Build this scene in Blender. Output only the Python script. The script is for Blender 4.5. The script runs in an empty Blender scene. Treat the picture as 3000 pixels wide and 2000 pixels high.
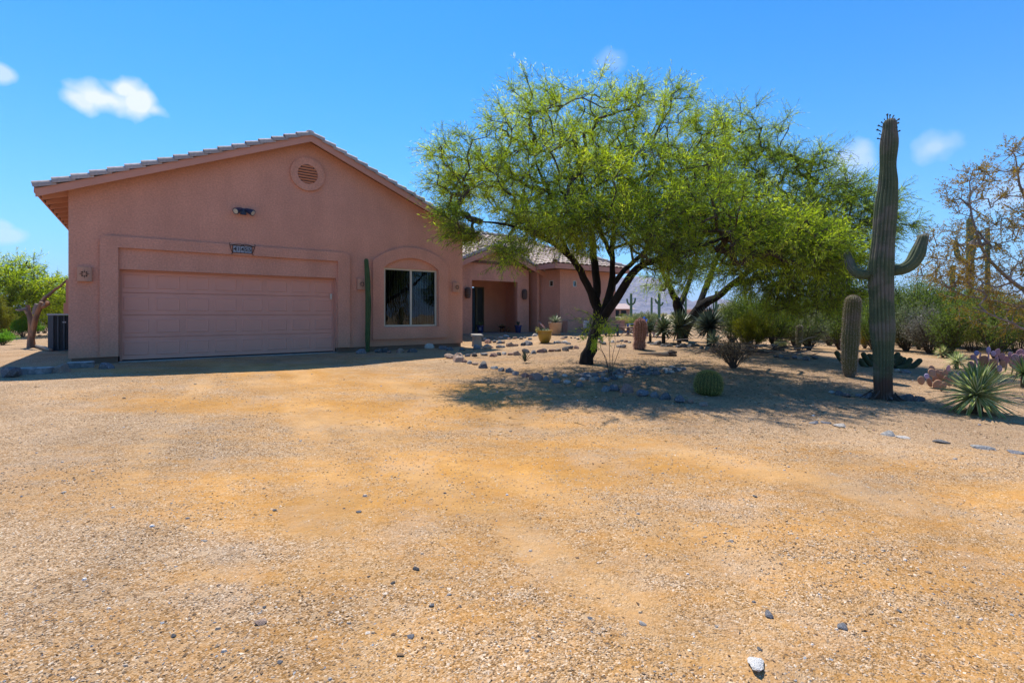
import bpy, bmesh, math, random
import numpy as np
from mathutils import Vector, Matrix, Euler, noise
R = math.radians
random.seed(7); rng = np.random.default_rng(11)
S = bpy.context.scene
COL = S.collection
FPX = 1458.0; CX = 1500.0; HY = 920.0; CAMZ = 1.09      # photograph's own units, 3000 px wide

# ---------------------------------------------------------------- camera, sky, sun, exposure
cam_d = bpy.data.cameras.new('camera'); cam = bpy.data.objects.new('camera', cam_d); COL.objects.link(cam)
cam.location = (0, 0, CAMZ); cam.rotation_euler = (R(90), 0, 0)
cam_d.sensor_width = 36; cam_d.lens = 36*FPX/3000; cam_d.shift_y = -80/3000
cam_d.clip_start = .05; cam_d.clip_end = 20000
S.camera = cam
SHX, SHY = .20, -.53                        # shadow offset per metre of height
sun_dir = Vector((-SHX, -SHY, 1)).normalized()
sun_d = bpy.data.lights.new('sun', 'SUN'); sun = bpy.data.objects.new('sun', sun_d); COL.objects.link(sun)
sun_d.energy = 4.9; sun_d.angle = R(.53); sun_d.color = (1, .94, .84)
sun.rotation_euler = (-sun_dir).to_track_quat('-Z', 'Y').to_euler()
sun.location = (0, 0, 30)
W = bpy.data.worlds.new('World'); S.world = W; W.use_nodes = True
nt = W.node_tree; nt.nodes.clear()
def N(tree, typ, **kw):
    n = tree.nodes.new(typ)
    for k, v in kw.items(): setattr(n, k, v)
    return n
sky = N(nt, 'ShaderNodeTexSky', sky_type='NISHITA', sun_disc=False)
sky.sun_elevation = math.asin(sun_dir.z); sky.sun_rotation = math.atan2(sun_dir.x, sun_dir.y)
sky.altitude = 600; sky.air_density = 1.0; sky.dust_density = .2; sky.ozone_density = 2.0
hs = N(nt, 'ShaderNodeHueSaturation'); hs.inputs['Saturation'].default_value = 1.15; hs.inputs['Value'].default_value = 1.0
nt.links.new(sky.outputs[0], hs.inputs['Color'])
tn = N(nt, 'ShaderNodeMix', data_type='RGBA', blend_type='MULTIPLY'); tn.inputs['Factor'].default_value = 1; tn.inputs['B'].default_value = (.14, .90, 1.34, 1)
nt.links.new(hs.outputs[0], tn.inputs['A'])
# small fair-weather clouds: soft spots round a few directions, broken up with noise
tc = N(nt, 'ShaderNodeTexCoord')
nz = N(nt, 'ShaderNodeTexNoise'); nz.inputs['Scale'].default_value = 24; nz.inputs['Detail'].default_value = 5; nz.inputs['Roughness'].default_value = .4
nt.links.new(tc.outputs['Generated'], nz.inputs['Vector'])
def wmath(op, a, b=None, c=None, clamp=False):
    n = N(nt, 'ShaderNodeMath', operation=op, use_clamp=clamp)
    for i, v in enumerate((a, b, c)):
        if v is None: continue
        if isinstance(v, (int, float)): n.inputs[i].default_value = v
        else: nt.links.new(v, n.inputs[i])
    return n.outputs[0]
CLOUDS = [(235, 292, 80, 30, .85), (320, 292, 130, 46, .95), (355, 262, 66, 42, .95), (400, 306, 90, 48, .95), (450, 322, 55, 26, .7), (5, 215, 52, 26, .6), (1788, 172, 44, 36, .2), (2490, 468, 85, 52, .5),
          (2750, 430, 70, 42, .45), (30, 690, 60, 26, .45), (2960, 560, 120, 60, .35), (5, 665, 40, 20, .4), (3600, 300, 200, 70, .7), (-700, 400, 200, 60, .7)]
sz = N(nt, 'ShaderNodeSeparateXYZ'); nt.links.new(tc.outputs['Generated'], sz.inputs[0])
hz_ = wmath('MULTIPLY', wmath('POWER', 2.718, wmath('MULTIPLY', wmath('ABSOLUTE', sz.outputs[2]), -6.4)), 1.0)
hzm = N(nt, 'ShaderNodeMix', data_type='RGBA'); nt.links.new(hz_, hzm.inputs['Factor']); nt.links.new(tn.outputs['Result'], hzm.inputs['A']); hzm.inputs['B'].default_value = (3.2, 4.5, 6.6, 1)
acc = None
for (px, py, rw, rh, amt) in CLOUDS:
    d = Vector(((px-CX)/FPX, 1, (HY-py)/FPX)); L = d.length; d.normalize()
    mp = N(nt, 'ShaderNodeVectorMath', operation='SUBTRACT'); nt.links.new(tc.outputs['Generated'], mp.inputs[0]); mp.inputs[1].default_value = d
    side = d.cross(Vector((0, 0, 1))).normalized(); up = side.cross(d).normalized()
    da = N(nt, 'ShaderNodeVectorMath', operation='DOT_PRODUCT'); nt.links.new(mp.outputs[0], da.inputs[0]); da.inputs[1].default_value = side/(rw/FPX/L/L)
    db = N(nt, 'ShaderNodeVectorMath', operation='DOT_PRODUCT'); nt.links.new(mp.outputs[0], db.inputs[0]); db.inputs[1].default_value = up/(rh/FPX/L)
    r2 = wmath('ADD', wmath('MULTIPLY', da.outputs['Value'], da.outputs['Value']), wmath('MULTIPLY', db.outputs['Value'], db.outputs['Value']))
    v = wmath('SUBTRACT', 1.15, wmath('POWER', r2, .5))
    v = wmath('ADD', v, wmath('MULTIPLY', wmath('SUBTRACT', nz.outputs[0], .5), 2.0))
    v = wmath('MULTIPLY', wmath('MULTIPLY', v, 1.35, clamp=True), amt)
    fr = N(nt, 'ShaderNodeVectorMath', operation='DOT_PRODUCT'); nt.links.new(tc.outputs['Generated'], fr.inputs[0]); fr.inputs[1].default_value = d
    v = wmath('MULTIPLY', v, wmath('GREATER_THAN', fr.outputs['Value'], .5))
    acc = v if acc is None else wmath('MAXIMUM', acc, v)
mx = N(nt, 'ShaderNodeMix', data_type='RGBA'); nt.links.new(acc, mx.inputs['Factor'])
nt.links.new(hzm.outputs['Result'], mx.inputs['A']); mx.inputs['B'].default_value = (5.8, 6.2, 7.2, 1)
bg = N(nt, 'ShaderNodeBackground'); bg.inputs['Strength'].default_value = .118
nt.links.new(mx.outputs['Result'], bg.inputs['Color'])
wo = N(nt, 'ShaderNodeOutputWorld'); nt.links.new(bg.outputs[0], wo.inputs['Surface'])
S.view_settings.view_transform = 'Standard'; S.view_settings.look = 'None'
S.view_settings.gamma = 1; S.view_settings.use_curve_mapping = False; S.view_settings.exposure = 0.48
S.cycles.use_denoising = True; S.cycles.max_bounces = 8; S.cycles.transparent_max_bounces = 12
S.cycles.sample_clamp_indirect = 6

# ---------------------------------------------------------------- materials
def ramp(t, stops):
    r = N(t, 'ShaderNodeValToRGB'); e = r.color_ramp.elements
    while len(e) < len(stops): e.new(.5)
    for i, (p, c) in enumerate(stops): e[i].position = p; e[i].color = (*c, 1)
    return r
def base_mat(name, rough=.8, spec=.3):
    m = bpy.data.materials.new(name); m.use_nodes = True
    t = m.node_tree; b = t.nodes['Principled BSDF']; b.inputs['Roughness'].default_value = rough
    b.inputs['Specular IOR Level'].default_value = spec
    return m, t, b
def mat(name, c1, c2=None, scale=5, rough=.8, bump=0, bscale=None, detail=6, spec=.3, metal=0, coord='Object', vary=0, dist=.01, stretch=(1,1,1), c3=None):
    m, t, b = base_mat(name, rough, spec); b.inputs['Metallic'].default_value = metal
    c2 = c2 or tuple(x*.8 for x in c1)
    co = N(t, 'ShaderNodeTexCoord'); mp = N(t, 'ShaderNodeMapping'); mp.inputs['Scale'].default_value = stretch
    t.links.new(co.outputs[coord], mp.inputs[0])
    n = N(t, 'ShaderNodeTexNoise'); n.inputs['Scale'].default_value = scale; n.inputs['Detail'].default_value = detail
    t.links.new(mp.outputs[0], n.inputs['Vector'])
    st = [(.3, c1), (.7, c2)] if not c3 else [(.3, c1), (.52, c2), (.72, c3)]
    r = ramp(t, st); t.links.new(n.outputs[0], r.inputs[0]); out = r.outputs[0]
    if vary:
        oi = N(t, 'ShaderNodeObjectInfo'); h = N(t, 'ShaderNodeHueSaturation')
        mm = N(t, 'ShaderNodeMapRange'); mm.inputs['To Min'].default_value = 1-vary; mm.inputs['To Max'].default_value = 1+vary
        t.links.new(oi.outputs['Random'], mm.inputs['Value']); t.links.new(mm.outputs[0], h.inputs['Value'])
        t.links.new(out, h.inputs['Color']); out = h.outputs[0]
    t.links.new(out, b.inputs['Base Color'])
    if bump:
        n2 = N(t, 'ShaderNodeTexNoise'); n2.inputs['Scale'].default_value = bscale or scale*8; n2.inputs['Detail'].default_value = 5
        t.links.new(mp.outputs[0], n2.inputs['Vector'])
        bp = N(t, 'ShaderNodeBump'); bp.inputs['Strength'].default_value = bump; bp.inputs['Distance'].default_value = dist
        t.links.new(n2.outputs[0], bp.inputs['Height']); t.links.new(bp.outputs[0], b.inputs['Normal'])
    return m
def leaf_mat(name, cols, trans=.45):
    m = bpy.data.materials.new(name); m.use_nodes = True; t = m.node_tree; t.nodes.clear()
    a = N(t, 'ShaderNodeAttribute', attribute_name='tint')
    r = ramp(t, [(i/(len(cols)-1), c) for i, c in enumerate(cols)]); t.links.new(a.outputs['Fac'], r.inputs[0])
    d = N(t, 'ShaderNodeBsdfPrincipled'); d.inputs['Roughness'].default_value = .6; d.inputs['Specular IOR Level'].default_value = .25
    t.links.new(r.outputs[0], d.inputs['Base Color'])
    tr = N(t, 'ShaderNodeBsdfTranslucent')
    hb = N(t, 'ShaderNodeHueSaturation'); hb.inputs['Value'].default_value = 1.5; hb.inputs['Saturation'].default_value = 1.1
    t.links.new(r.outputs[0], hb.inputs['Color']); t.links.new(hb.outputs[0], tr.inputs['Color'])
    mx = N(t, 'ShaderNodeMixShader'); mx.inputs[0].default_value = trans
    t.links.new(d.outputs[0], mx.inputs[1]); t.links.new(tr.outputs[0], mx.inputs[2])
    o = N(t, 'ShaderNodeOutputMaterial'); t.links.new(mx.outputs[0], o.inputs['Surface'])
    return m
STUCCO = ((.68, .335, .228), (.60, .295, .20))
def stucco_mat(name, c1, c2):
    m, t, b = base_mat(name, .92, .15)
    co = N(t, 'ShaderNodeTexCoord')
    n = N(t, 'ShaderNodeTexNoise'); n.inputs['Scale'].default_value = 1.3; n.inputs['Detail'].default_value = 8; n.inputs['Roughness'].default_value = .62
    t.links.new(co.outputs['Object'], n.inputs['Vector'])
    r = ramp(t, [(.3, c1), (.7, c2)]); t.links.new(n.outputs[0], r.inputs[0])
    n2 = N(t, 'ShaderNodeTexNoise'); n2.inputs['Scale'].default_value = 26; n2.inputs['Detail'].default_value = 4
    t.links.new(co.outputs['Object'], n2.inputs['Vector'])
    mr = N(t, 'ShaderNodeMapRange'); mr.inputs['From Min'].default_value = .3; mr.inputs['From Max'].default_value = .7
    mr.inputs['To Min'].default_value = .86; mr.inputs['To Max'].default_value = 1.12; t.links.new(n2.outputs[0], mr.inputs['Value'])
    h = N(t, 'ShaderNodeHueSaturation'); t.links.new(r.outputs[0], h.inputs['Color']); t.links.new(mr.outputs[0], h.inputs['Value'])
    # rain streaks and a band of splashed dust along the foot
    mp = N(t, 'ShaderNodeMapping'); mp.inputs['Scale'].default_value = (1.1, 1.1, .3); t.links.new(co.outputs['Object'], mp.inputs[0])
    ns = N(t, 'ShaderNodeTexNoise'); ns.inputs['Scale'].default_value = 1.6; ns.inputs['Detail'].default_value = 7; t.links.new(mp.outputs[0], ns.inputs['Vector'])
    ms = N(t, 'ShaderNodeMapRange'); ms.inputs['From Min'].default_value = .32; ms.inputs['From Max'].default_value = .68; ms.inputs['To Min'].default_value = .92; ms.inputs['To Max'].default_value = 1.06; t.links.new(ns.outputs[0], ms.inputs['Value'])
    h2 = N(t, 'ShaderNodeHueSaturation'); t.links.new(h.outputs[0], h2.inputs['Color']); t.links.new(ms.outputs[0], h2.inputs['Value'])
    sz = N(t, 'ShaderNodeSeparateXYZ'); t.links.new(co.outputs['Object'], sz.inputs[0])
    az = N(t, 'ShaderNodeMath', operation='MULTIPLY_ADD'); az.inputs[1].default_value = -.7; t.links.new(n.outputs[0], az.inputs[0]); t.links.new(sz.outputs[2], az.inputs[2])
    mz = N(t, 'ShaderNodeMapRange'); mz.inputs['From Min'].default_value = .25; mz.inputs['From Max'].default_value = -.2; mz.inputs['To Max'].default_value = .45; t.links.new(az.outputs[0], mz.inputs['Value'])
    xz = N(t, 'ShaderNodeMix', data_type='RGBA'); t.links.new(mz.outputs[0], xz.inputs['Factor']); t.links.new(h2.outputs[0], xz.inputs['A']); xz.inputs['B'].default_value = (.42, .27, .17, 1)
    t.links.new(xz.outputs['Result'], b.inputs['Base Color'])
    n3 = N(t, 'ShaderNodeTexNoise'); n3.inputs['Scale'].default_value = 45; n3.inputs['Detail'].default_value = 6; n3.inputs['Roughness'].default_value = .7
    t.links.new(co.outputs['Object'], n3.inputs['Vector'])
    bp = N(t, 'ShaderNodeBump'); bp.inputs['Strength'].default_value = .8; bp.inputs['Distance'].default_value = .012
    t.links.new(n3.outputs[0], bp.inputs['Height']); t.links.new(bp.outputs[0], b.inputs['Normal'])
    return m
M = {}
M['stucco'] = stucco_mat('pink_stucco', *STUCCO)
M['trim'] = mat('pink_trim_paint', (.60, .29, .20), (.55, .265, .18), 2, .7)
M['door'] = mat('pink_door_paint', (.72, .35, .25), (.64, .31, .22), 1.6, .6, .2, 60, dist=.002, detail=9, stretch=(1, 1, .5))
M['soffit'] = mat('soffit_board', (.20, .11, .07), (.16, .085, .055), 3, .8)
M['plinth'] = mat('concrete_plinth', (.22, .14, .10), (.16, .11, .08), 6, .9, .4, 60)
M['tile'] = mat('clay_tile', (.60, .48, .39), (.44, .33, .26), 7, .85, .4, 60, vary=.16, c3=(.68, .57, .48))
M['concrete'] = mat('grey_concrete', (.40, .36, .31), (.30, .27, .23), 8, .9, .5, 70)
M['slab'] = mat('porch_slab', (.30, .22, .17), (.24, .18, .14), 3, .85, .2, 60)
M['frame'] = mat('cream_vinyl', (.62, .56, .44), (.58, .52, .40), 4, .45)
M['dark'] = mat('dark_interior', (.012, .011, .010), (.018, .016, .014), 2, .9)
M['blind'] = mat('blind_slat', (.13, .14, .10), (.09, .095, .07), 8, .6)
M['black'] = mat('black_metal', (.012, .011, .010), (.022, .018, .015), 12, .5, .2, 80)
M['rust'] = mat('rusted_iron', (.05, .022, .012), (.02, .012, .008), 20, .8, .3, 80)
M['number'] = mat('number_tile', (.34, .36, .40), (.26, .28, .31), 30, .35)
M['navy'] = mat('lamp_blue_metal', (.02, .035, .085), (.03, .04, .07), 10, .35)
M['lens'] = mat('lamp_glass', (.55, .53, .42), (.45, .43, .34), 10, .2)
M['acdark'] = mat('ac_grille', (.012, .017, .022), (.02, .025, .03), 10, .5)
M['acgrey'] = mat('ac_casing', (.085, .105, .12), (.07, .085, .10), 4, .45)
M['actop'] = mat('ac_lid', (.42, .44, .45), (.36, .38, .4), 4, .5)
M['bluedoor'] = mat('dark_blue_door', (.012, .03, .045), (.016, .036, .055), 4, .4)
M['lampclay'] = mat('clay_sconce', (.16, .105, .08), (.10, .07, .055), 20, .8, .4, 50)
M['bark'] = mat('mesquite_bark', (.022, .017, .014), (.006, .005, .005), 9, .95, 1.0, 24, dist=.03, stretch=(1, 1, .3))
M['twig'] = mat('grey_brown_twig', (.10, .075, .055), (.05, .038, .03), 9, .9)
M['greytwig'] = mat('pale_grey_branch', (.30, .25, .22), (.16, .13, .12), 9, .9, .4, 40)
M['deadwood'] = mat('stripped_wood', (.46, .22, .10), (.20, .13, .09), 6, .85, .7, 30, c3=(.10, .075, .06), stretch=(1, 1, .35), dist=.02)
M['log'] = mat('weathered_log', (.38, .30, .22), (.20, .14, .10), 10, .9, .7, 40, stretch=(.3, 1, 1))
M['yelpot'] = mat('mustard_glaze', (.40, .24, .02), (.30, .17, .015), 3, .28, spec=.6)
M['terra'] = mat('tan_clay_pot', (.62, .40, .24), (.52, .32, .19), 5, .8, .2, 40)
M['bluepot'] = mat('cobalt_glaze', (.02, .035, .16), (.012, .02, .09), 5, .25, spec=.6)
M['bluepot2'] = mat('pale_blue_label', (.25, .30, .42), (.18, .22, .34), 10, .4)
M['soil'] = mat('potting_soil', (.06, .04, .03), (.1, .07, .05), 20, .95)
M['white'] = mat('white_pebble', (.75, .72, .68), (.6, .57, .52), 20, .7)
M['orange'] = mat('orange_clay', (.35, .12, .04), (.25, .08, .03), 10, .7)
M['wood'] = mat('weathered_wood', (.10, .065, .045), (.05, .035, .028), 12, .85, .4, 40, stretch=(1, 1, .3))
M['tablewood'] = mat('brown_table_wood', (.30, .17, .10), (.20, .11, .07), 8, .8)
M['chairblue'] = mat('bright_blue_paint', (.02, .13, .48), (.018, .11, .42), 4, .5)
M['chairgrey'] = mat('slate_blue_paint', (.06, .075, .10), (.045, .055, .08), 4, .6)
M['chairpink'] = mat('faded_mauve_paint', (.42, .30, .36), (.34, .25, .31), 6, .7)
M['silver'] = mat('pale_fabric', (.55, .56, .62), (.40, .41, .48), 8, .6)
M['sagflesh'] = None
def rock_mat(name, a, b, c): return mat(name, a, b, 7, .85, .8, 16, c3=c, vary=.22, dist=.02)
ROCKS = {'white': rock_mat('white_rock', (.80, .78, .75), (.70, .67, .62), (.86, .85, .83)), 'tan': rock_mat('tan_rock', (.44, .31, .23), (.33, .22, .16), (.52, .40, .31)),
         'reddish': rock_mat('reddish_rock', (.36, .21, .16), (.25, .15, .12), (.42, .28, .22)),
         'dark grey': rock_mat('dark_grey_rock', (.17, .155, .15), (.09, .085, .085), (.27, .25, .235)),
         'grey': rock_mat('grey_rock', (.27, .26, .25), (.17, .165, .16), (.38, .36, .34)),
         'blue grey': rock_mat('slate_rock', (.235, .23, .235), (.145, .14, .15), (.34, .335, .33)),
         'pale': rock_mat('pale_rock', (.55, .50, .45), (.42, .37, .32), (.66, .62, .57))}
LEAF = {
 'mesquite': leaf_mat('mesquite_leaf', [(.11, .16, .028), (.26, .36, .04), (.42, .51, .055), (.60, .63, .10)], .58),
 'mesquite_dark': leaf_mat('deep_mesquite_leaf', [(.12, .18, .03), (.30, .40, .05), (.50, .57, .08)], .6),
 'green': leaf_mat('green_shrub_leaf', [(.05, .075, .02), (.12, .17, .03), (.24, .30, .045)], .4),
 'bright': leaf_mat('bright_spiky_leaf', [(.08, .20, .03), (.16, .33, .04), (.26, .42, .06)], .4),
 'yellowgreen': leaf_mat('creosote_leaf', [(.07, .08, .014), (.16, .17, .02), (.28, .26, .03)], .4),
 'orange': leaf_mat('orange_seed_tuft', [(.13, .13, .02), (.30, .19, .025), (.42, .29, .06)], .4),
 'grey': leaf_mat('grey_bursage_leaf', [(.10, .10, .075), (.19, .18, .14), (.28, .26, .20)], .2),
 'graygreen': leaf_mat('sage_green_leaf', [(.10, .13, .06), (.17, .20, .09), (.25, .27, .12)], .3),
 'straw': leaf_mat('straw_grass', [(.30, .26, .10), (.42, .36, .14), (.26, .27, .08)], .3),
 'dry': leaf_mat('dry_leaf', [(.12, .09, .05), (.20, .15, .09), (.14, .15, .06)], .3),
}

# ---------------------------------------------------------------- mesh helpers
class MB:
    def __init__(s): s.v = []; s.f = []
    def add(s, vs, fs):
        o = len(s.v); s.v += [tuple(v) for v in vs]; s.f += [tuple(i+o for i in f) for f in fs]; return s
    def box(s, x0, x1, y0, y1, z0, z1, mtx=None):
        vs = [(x, y, z) for z in (z0, z1) for y in (y0, y1) for x in (x0, x1)]
        if mtx is not None: vs = [mtx @ Vector(v) for v in vs]
        return s.add(vs, [(0, 2, 3, 1), (4, 5, 7, 6), (0, 1, 5, 4), (2, 6, 7, 3), (0, 4, 6, 2), (1, 3, 7, 5)])
    def prism(s, poly, d0, d1, fn):
        """poly of (a, b); fn(a, b, d) gives the point"""
        n = len(poly)
        vs = [fn(a, b, d0) for a, b in poly]+[fn(a, b, d1) for a, b in poly]
        fs = [tuple(range(n)), tuple(range(2*n-1, n-1, -1))]
        fs += [(i, i+n, (i+1) % n+n, (i+1) % n) for i in range(n)]
        return s.add(vs, fs)
    def tube(s, pts, rad, sides=8, caps=True, prof=None):
        pts = [Vector(p) for p in pts]; n = len(pts)
        if isinstance(rad, (int, float)): rad = [rad]*n
        t0 = (pts[1]-pts[0]).normalized(); ref = Vector((0, 1, 0)) if abs(t0.y) < .9 else Vector((1, 0, 0))
        a = t0.cross(ref).normalized(); rings = []
        for i in range(n):
            t = (pts[min(i+1, n-1)]-pts[max(i-1, 0)]).normalized()
            a = (a-t*a.dot(t)).normalized(); b = t.cross(a)
            rings.append([pts[i]+(a*math.cos(2*math.pi*k/sides)+b*math.sin(2*math.pi*k/sides))*rad[i]*(prof(k/sides, i) if prof else 1) for k in range(sides)])
        vs = [p for r in rings for p in r]
        fs = [(i*sides+k, i*sides+(k+1) % sides, (i+1)*sides+(k+1) % sides, (i+1)*sides+k) for i in range(n-1) for k in range(sides)]
        if caps: fs += [tuple(range(sides-1, -1, -1)), tuple((n-1)*sides+k for k in range(sides))]
        return s.add(vs, fs)
    def lathe(s, prof, sides=20, c=(0, 0, 0), rfn=None):
        vs = []
        for i, (r, z) in enumerate(prof):
            for k in range(sides):
                a = 2*math.pi*k/sides; rr = r*(rfn(k/sides, i) if rfn else 1)
                vs.append((c[0]+rr*math.cos(a), c[1]+rr*math.sin(a), c[2]+z))
        n = len(prof)
        fs = [(i*sides+k, i*sides+(k+1) % sides, (i+1)*sides+(k+1) % sides, (i+1)*sides+k) for i in range(n-1) for k in range(sides)]
        fs += [tuple(range(sides-1, -1, -1)), tuple((n-1)*sides+k for k in range(sides))]
        return s.add(vs, fs)
    def mesh(s, name='mesh', smooth=False):
        m = bpy.data.meshes.new(name); m.from_pydata(s.v, [], s.f); m.update()
        bm = bmesh.new(); bm.from_mesh(m); bmesh.ops.recalc_face_normals(bm, faces=bm.faces); bm.to_mesh(m); bm.free()
        if smooth: m.polygons.foreach_set('use_smooth', [True]*len(m.polygons))
        return m
def obj(name, me, m=None, parent=None, loc=None, rot=None, scale=None):
    if isinstance(me, MB): me = me.mesh(name)
    if m is not None and not me.materials: me.materials.append(m)
    o = bpy.data.objects.new(name, me); COL.objects.link(o)
    if parent: o.parent = parent
    if loc is not None: o.location = loc
    if rot is not None: o.rotation_euler = rot
    if scale is not None: o.scale = scale if hasattr(scale, '__len__') else (scale,)*3
    return o
def smooth(me, angle=None):
    if isinstance(me, MB): me = me.mesh()
    me.polygons.foreach_set('use_smooth', [True]*len(me.polygons))
    if angle: 
        try: me.set_sharp_from_angle(angle=R(angle))
        except Exception: pass
    return me
def tag(o, label=None, cat=None, group=None, kind=None):
    if label: o['label'] = label
    if cat: o['category'] = cat
    if group: o['group'] = group
    if kind: o['kind'] = kind
    return o
def thing(name, label, cat, loc=(0, 0, 0), rz=0, group=None):
    o = bpy.data.objects.new(name, None); COL.objects.link(o); o.location = loc; o.rotation_euler = (0, 0, rz)
    o.empty_display_size = .2
    return tag(o, label, cat, group)
def copy_tree(o, parent=None):
    c = o.copy(); COL.objects.link(c)
    if parent: c.parent = parent
    for ch in list(o.children): copy_tree(ch, c)
    return c
def quads(name, V, tint=None, per=4):
    """fast mesh from an (N, per, 3) array of polygons"""
    n = V.shape[0]; me = bpy.data.meshes.new(name)
    me.vertices.add(n*per); me.vertices.foreach_set('co', V.reshape(-1).astype('f4'))
    me.loops.add(n*per); me.loops.foreach_set('vertex_index', np.arange(n*per, dtype='i4'))
    me.polygons.add(n); me.polygons.foreach_set('loop_start', np.arange(0, n*per, per, dtype='i4'))
    try: me.polygons.foreach_set('loop_total', np.full(n, per, dtype='i4'))
    except Exception: pass
    if tint is not None:
        a = me.attributes.new('tint', 'FLOAT', 'FACE'); a.data.foreach_set('value', np.clip(tint, 0, 1).astype('f4'))
    me.update(); return me
def unit(v): return v/np.maximum(np.linalg.norm(v, axis=-1, keepdims=True), 1e-9)
def leaves(c, d, L, Wd):
    """rhombic leaves: c base (N,3), d direction (N,3), L length, Wd width"""
    n = len(c); d = unit(d); s = unit(np.cross(d, unit(rng.normal(size=(n, 3)))))
    L = np.broadcast_to(np.asarray(L), (n,))[:, None]; Wd = np.broadcast_to(np.asarray(Wd), (n,))[:, None]
    m = c+d*L*.45
    return np.stack([c, m+s*Wd/2, c+d*L, m-s*Wd/2], axis=1)

# ---------------------------------------------------------------- terrain
def sst(x, a, b):
    t = np.clip((np.asarray(x, float)-a)/(b-a), 0, 1); return t*t*(3-2*t)
UX, UY = .8038, .5948                     # along the garage front; (-UY, UX) runs back into the plot
def terrain(x, y):
    x = np.asarray(x, float); y = np.asarray(y, float)
    nP = -UY*x+UX*y
    hA = np.interp(nP, [-5, 0, 4, 8, 11, 14.6, 16, 60], [-.45, -.42, -.38, -.25, -.07, -.03, 0, .1])
    hB = np.interp(y, [-5, 0, 6, 8, 11, 14, 18, 22, 40, 200], [-.45, -.42, -.33, -.27, -.1, .03, .17, .25, .3, .4])
    hC = np.interp(y, [-5, 0, 8, 10.5, 15, 25, 50, 200], [-.45, -.42, -.27, -.22, -.15, .0, .25, .4])
    w = np.maximum(sst(x, -2.5, 1.5), sst(nP, 15.2, 17)*sst(x, -10, -6))
    h = hA*(1-w)+hB*w
    wr = sst(x, 6.8, 10.5)
    return h*(1-wr)+hC*wr
def bumps(x, y):
    return .012*np.sin(x*1.7+.6*y)*np.sin(y*1.3-.4*x+1)+.008*np.sin(3.1*x+1.7*y)*np.sin(2.3*y-1.1*x)
def gz(x, y): return float(terrain(x, y)+bumps(x, y))
def ground(px, py):
    """where the sight line of a measured image point meets the ground"""
    a = (px-CX)/FPX; b = (HY-py)/FPX
    lo = .8
    for y in np.concatenate([np.arange(.8, 40, .02), np.arange(40, 400, .5)]):
        if CAMZ+b*y <= gz(a*y, y): return Vector((a*y, y, gz(a*y, y)))
    return Vector((a*300, 300, gz(a*300, 300)))
def pt(px, py, D): return Vector(((px-CX)/FPX*D, D, CAMZ+(HY-py)/FPX*D))
def mpp(D): return D/FPX                   # metres per photo pixel at depth D

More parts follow.
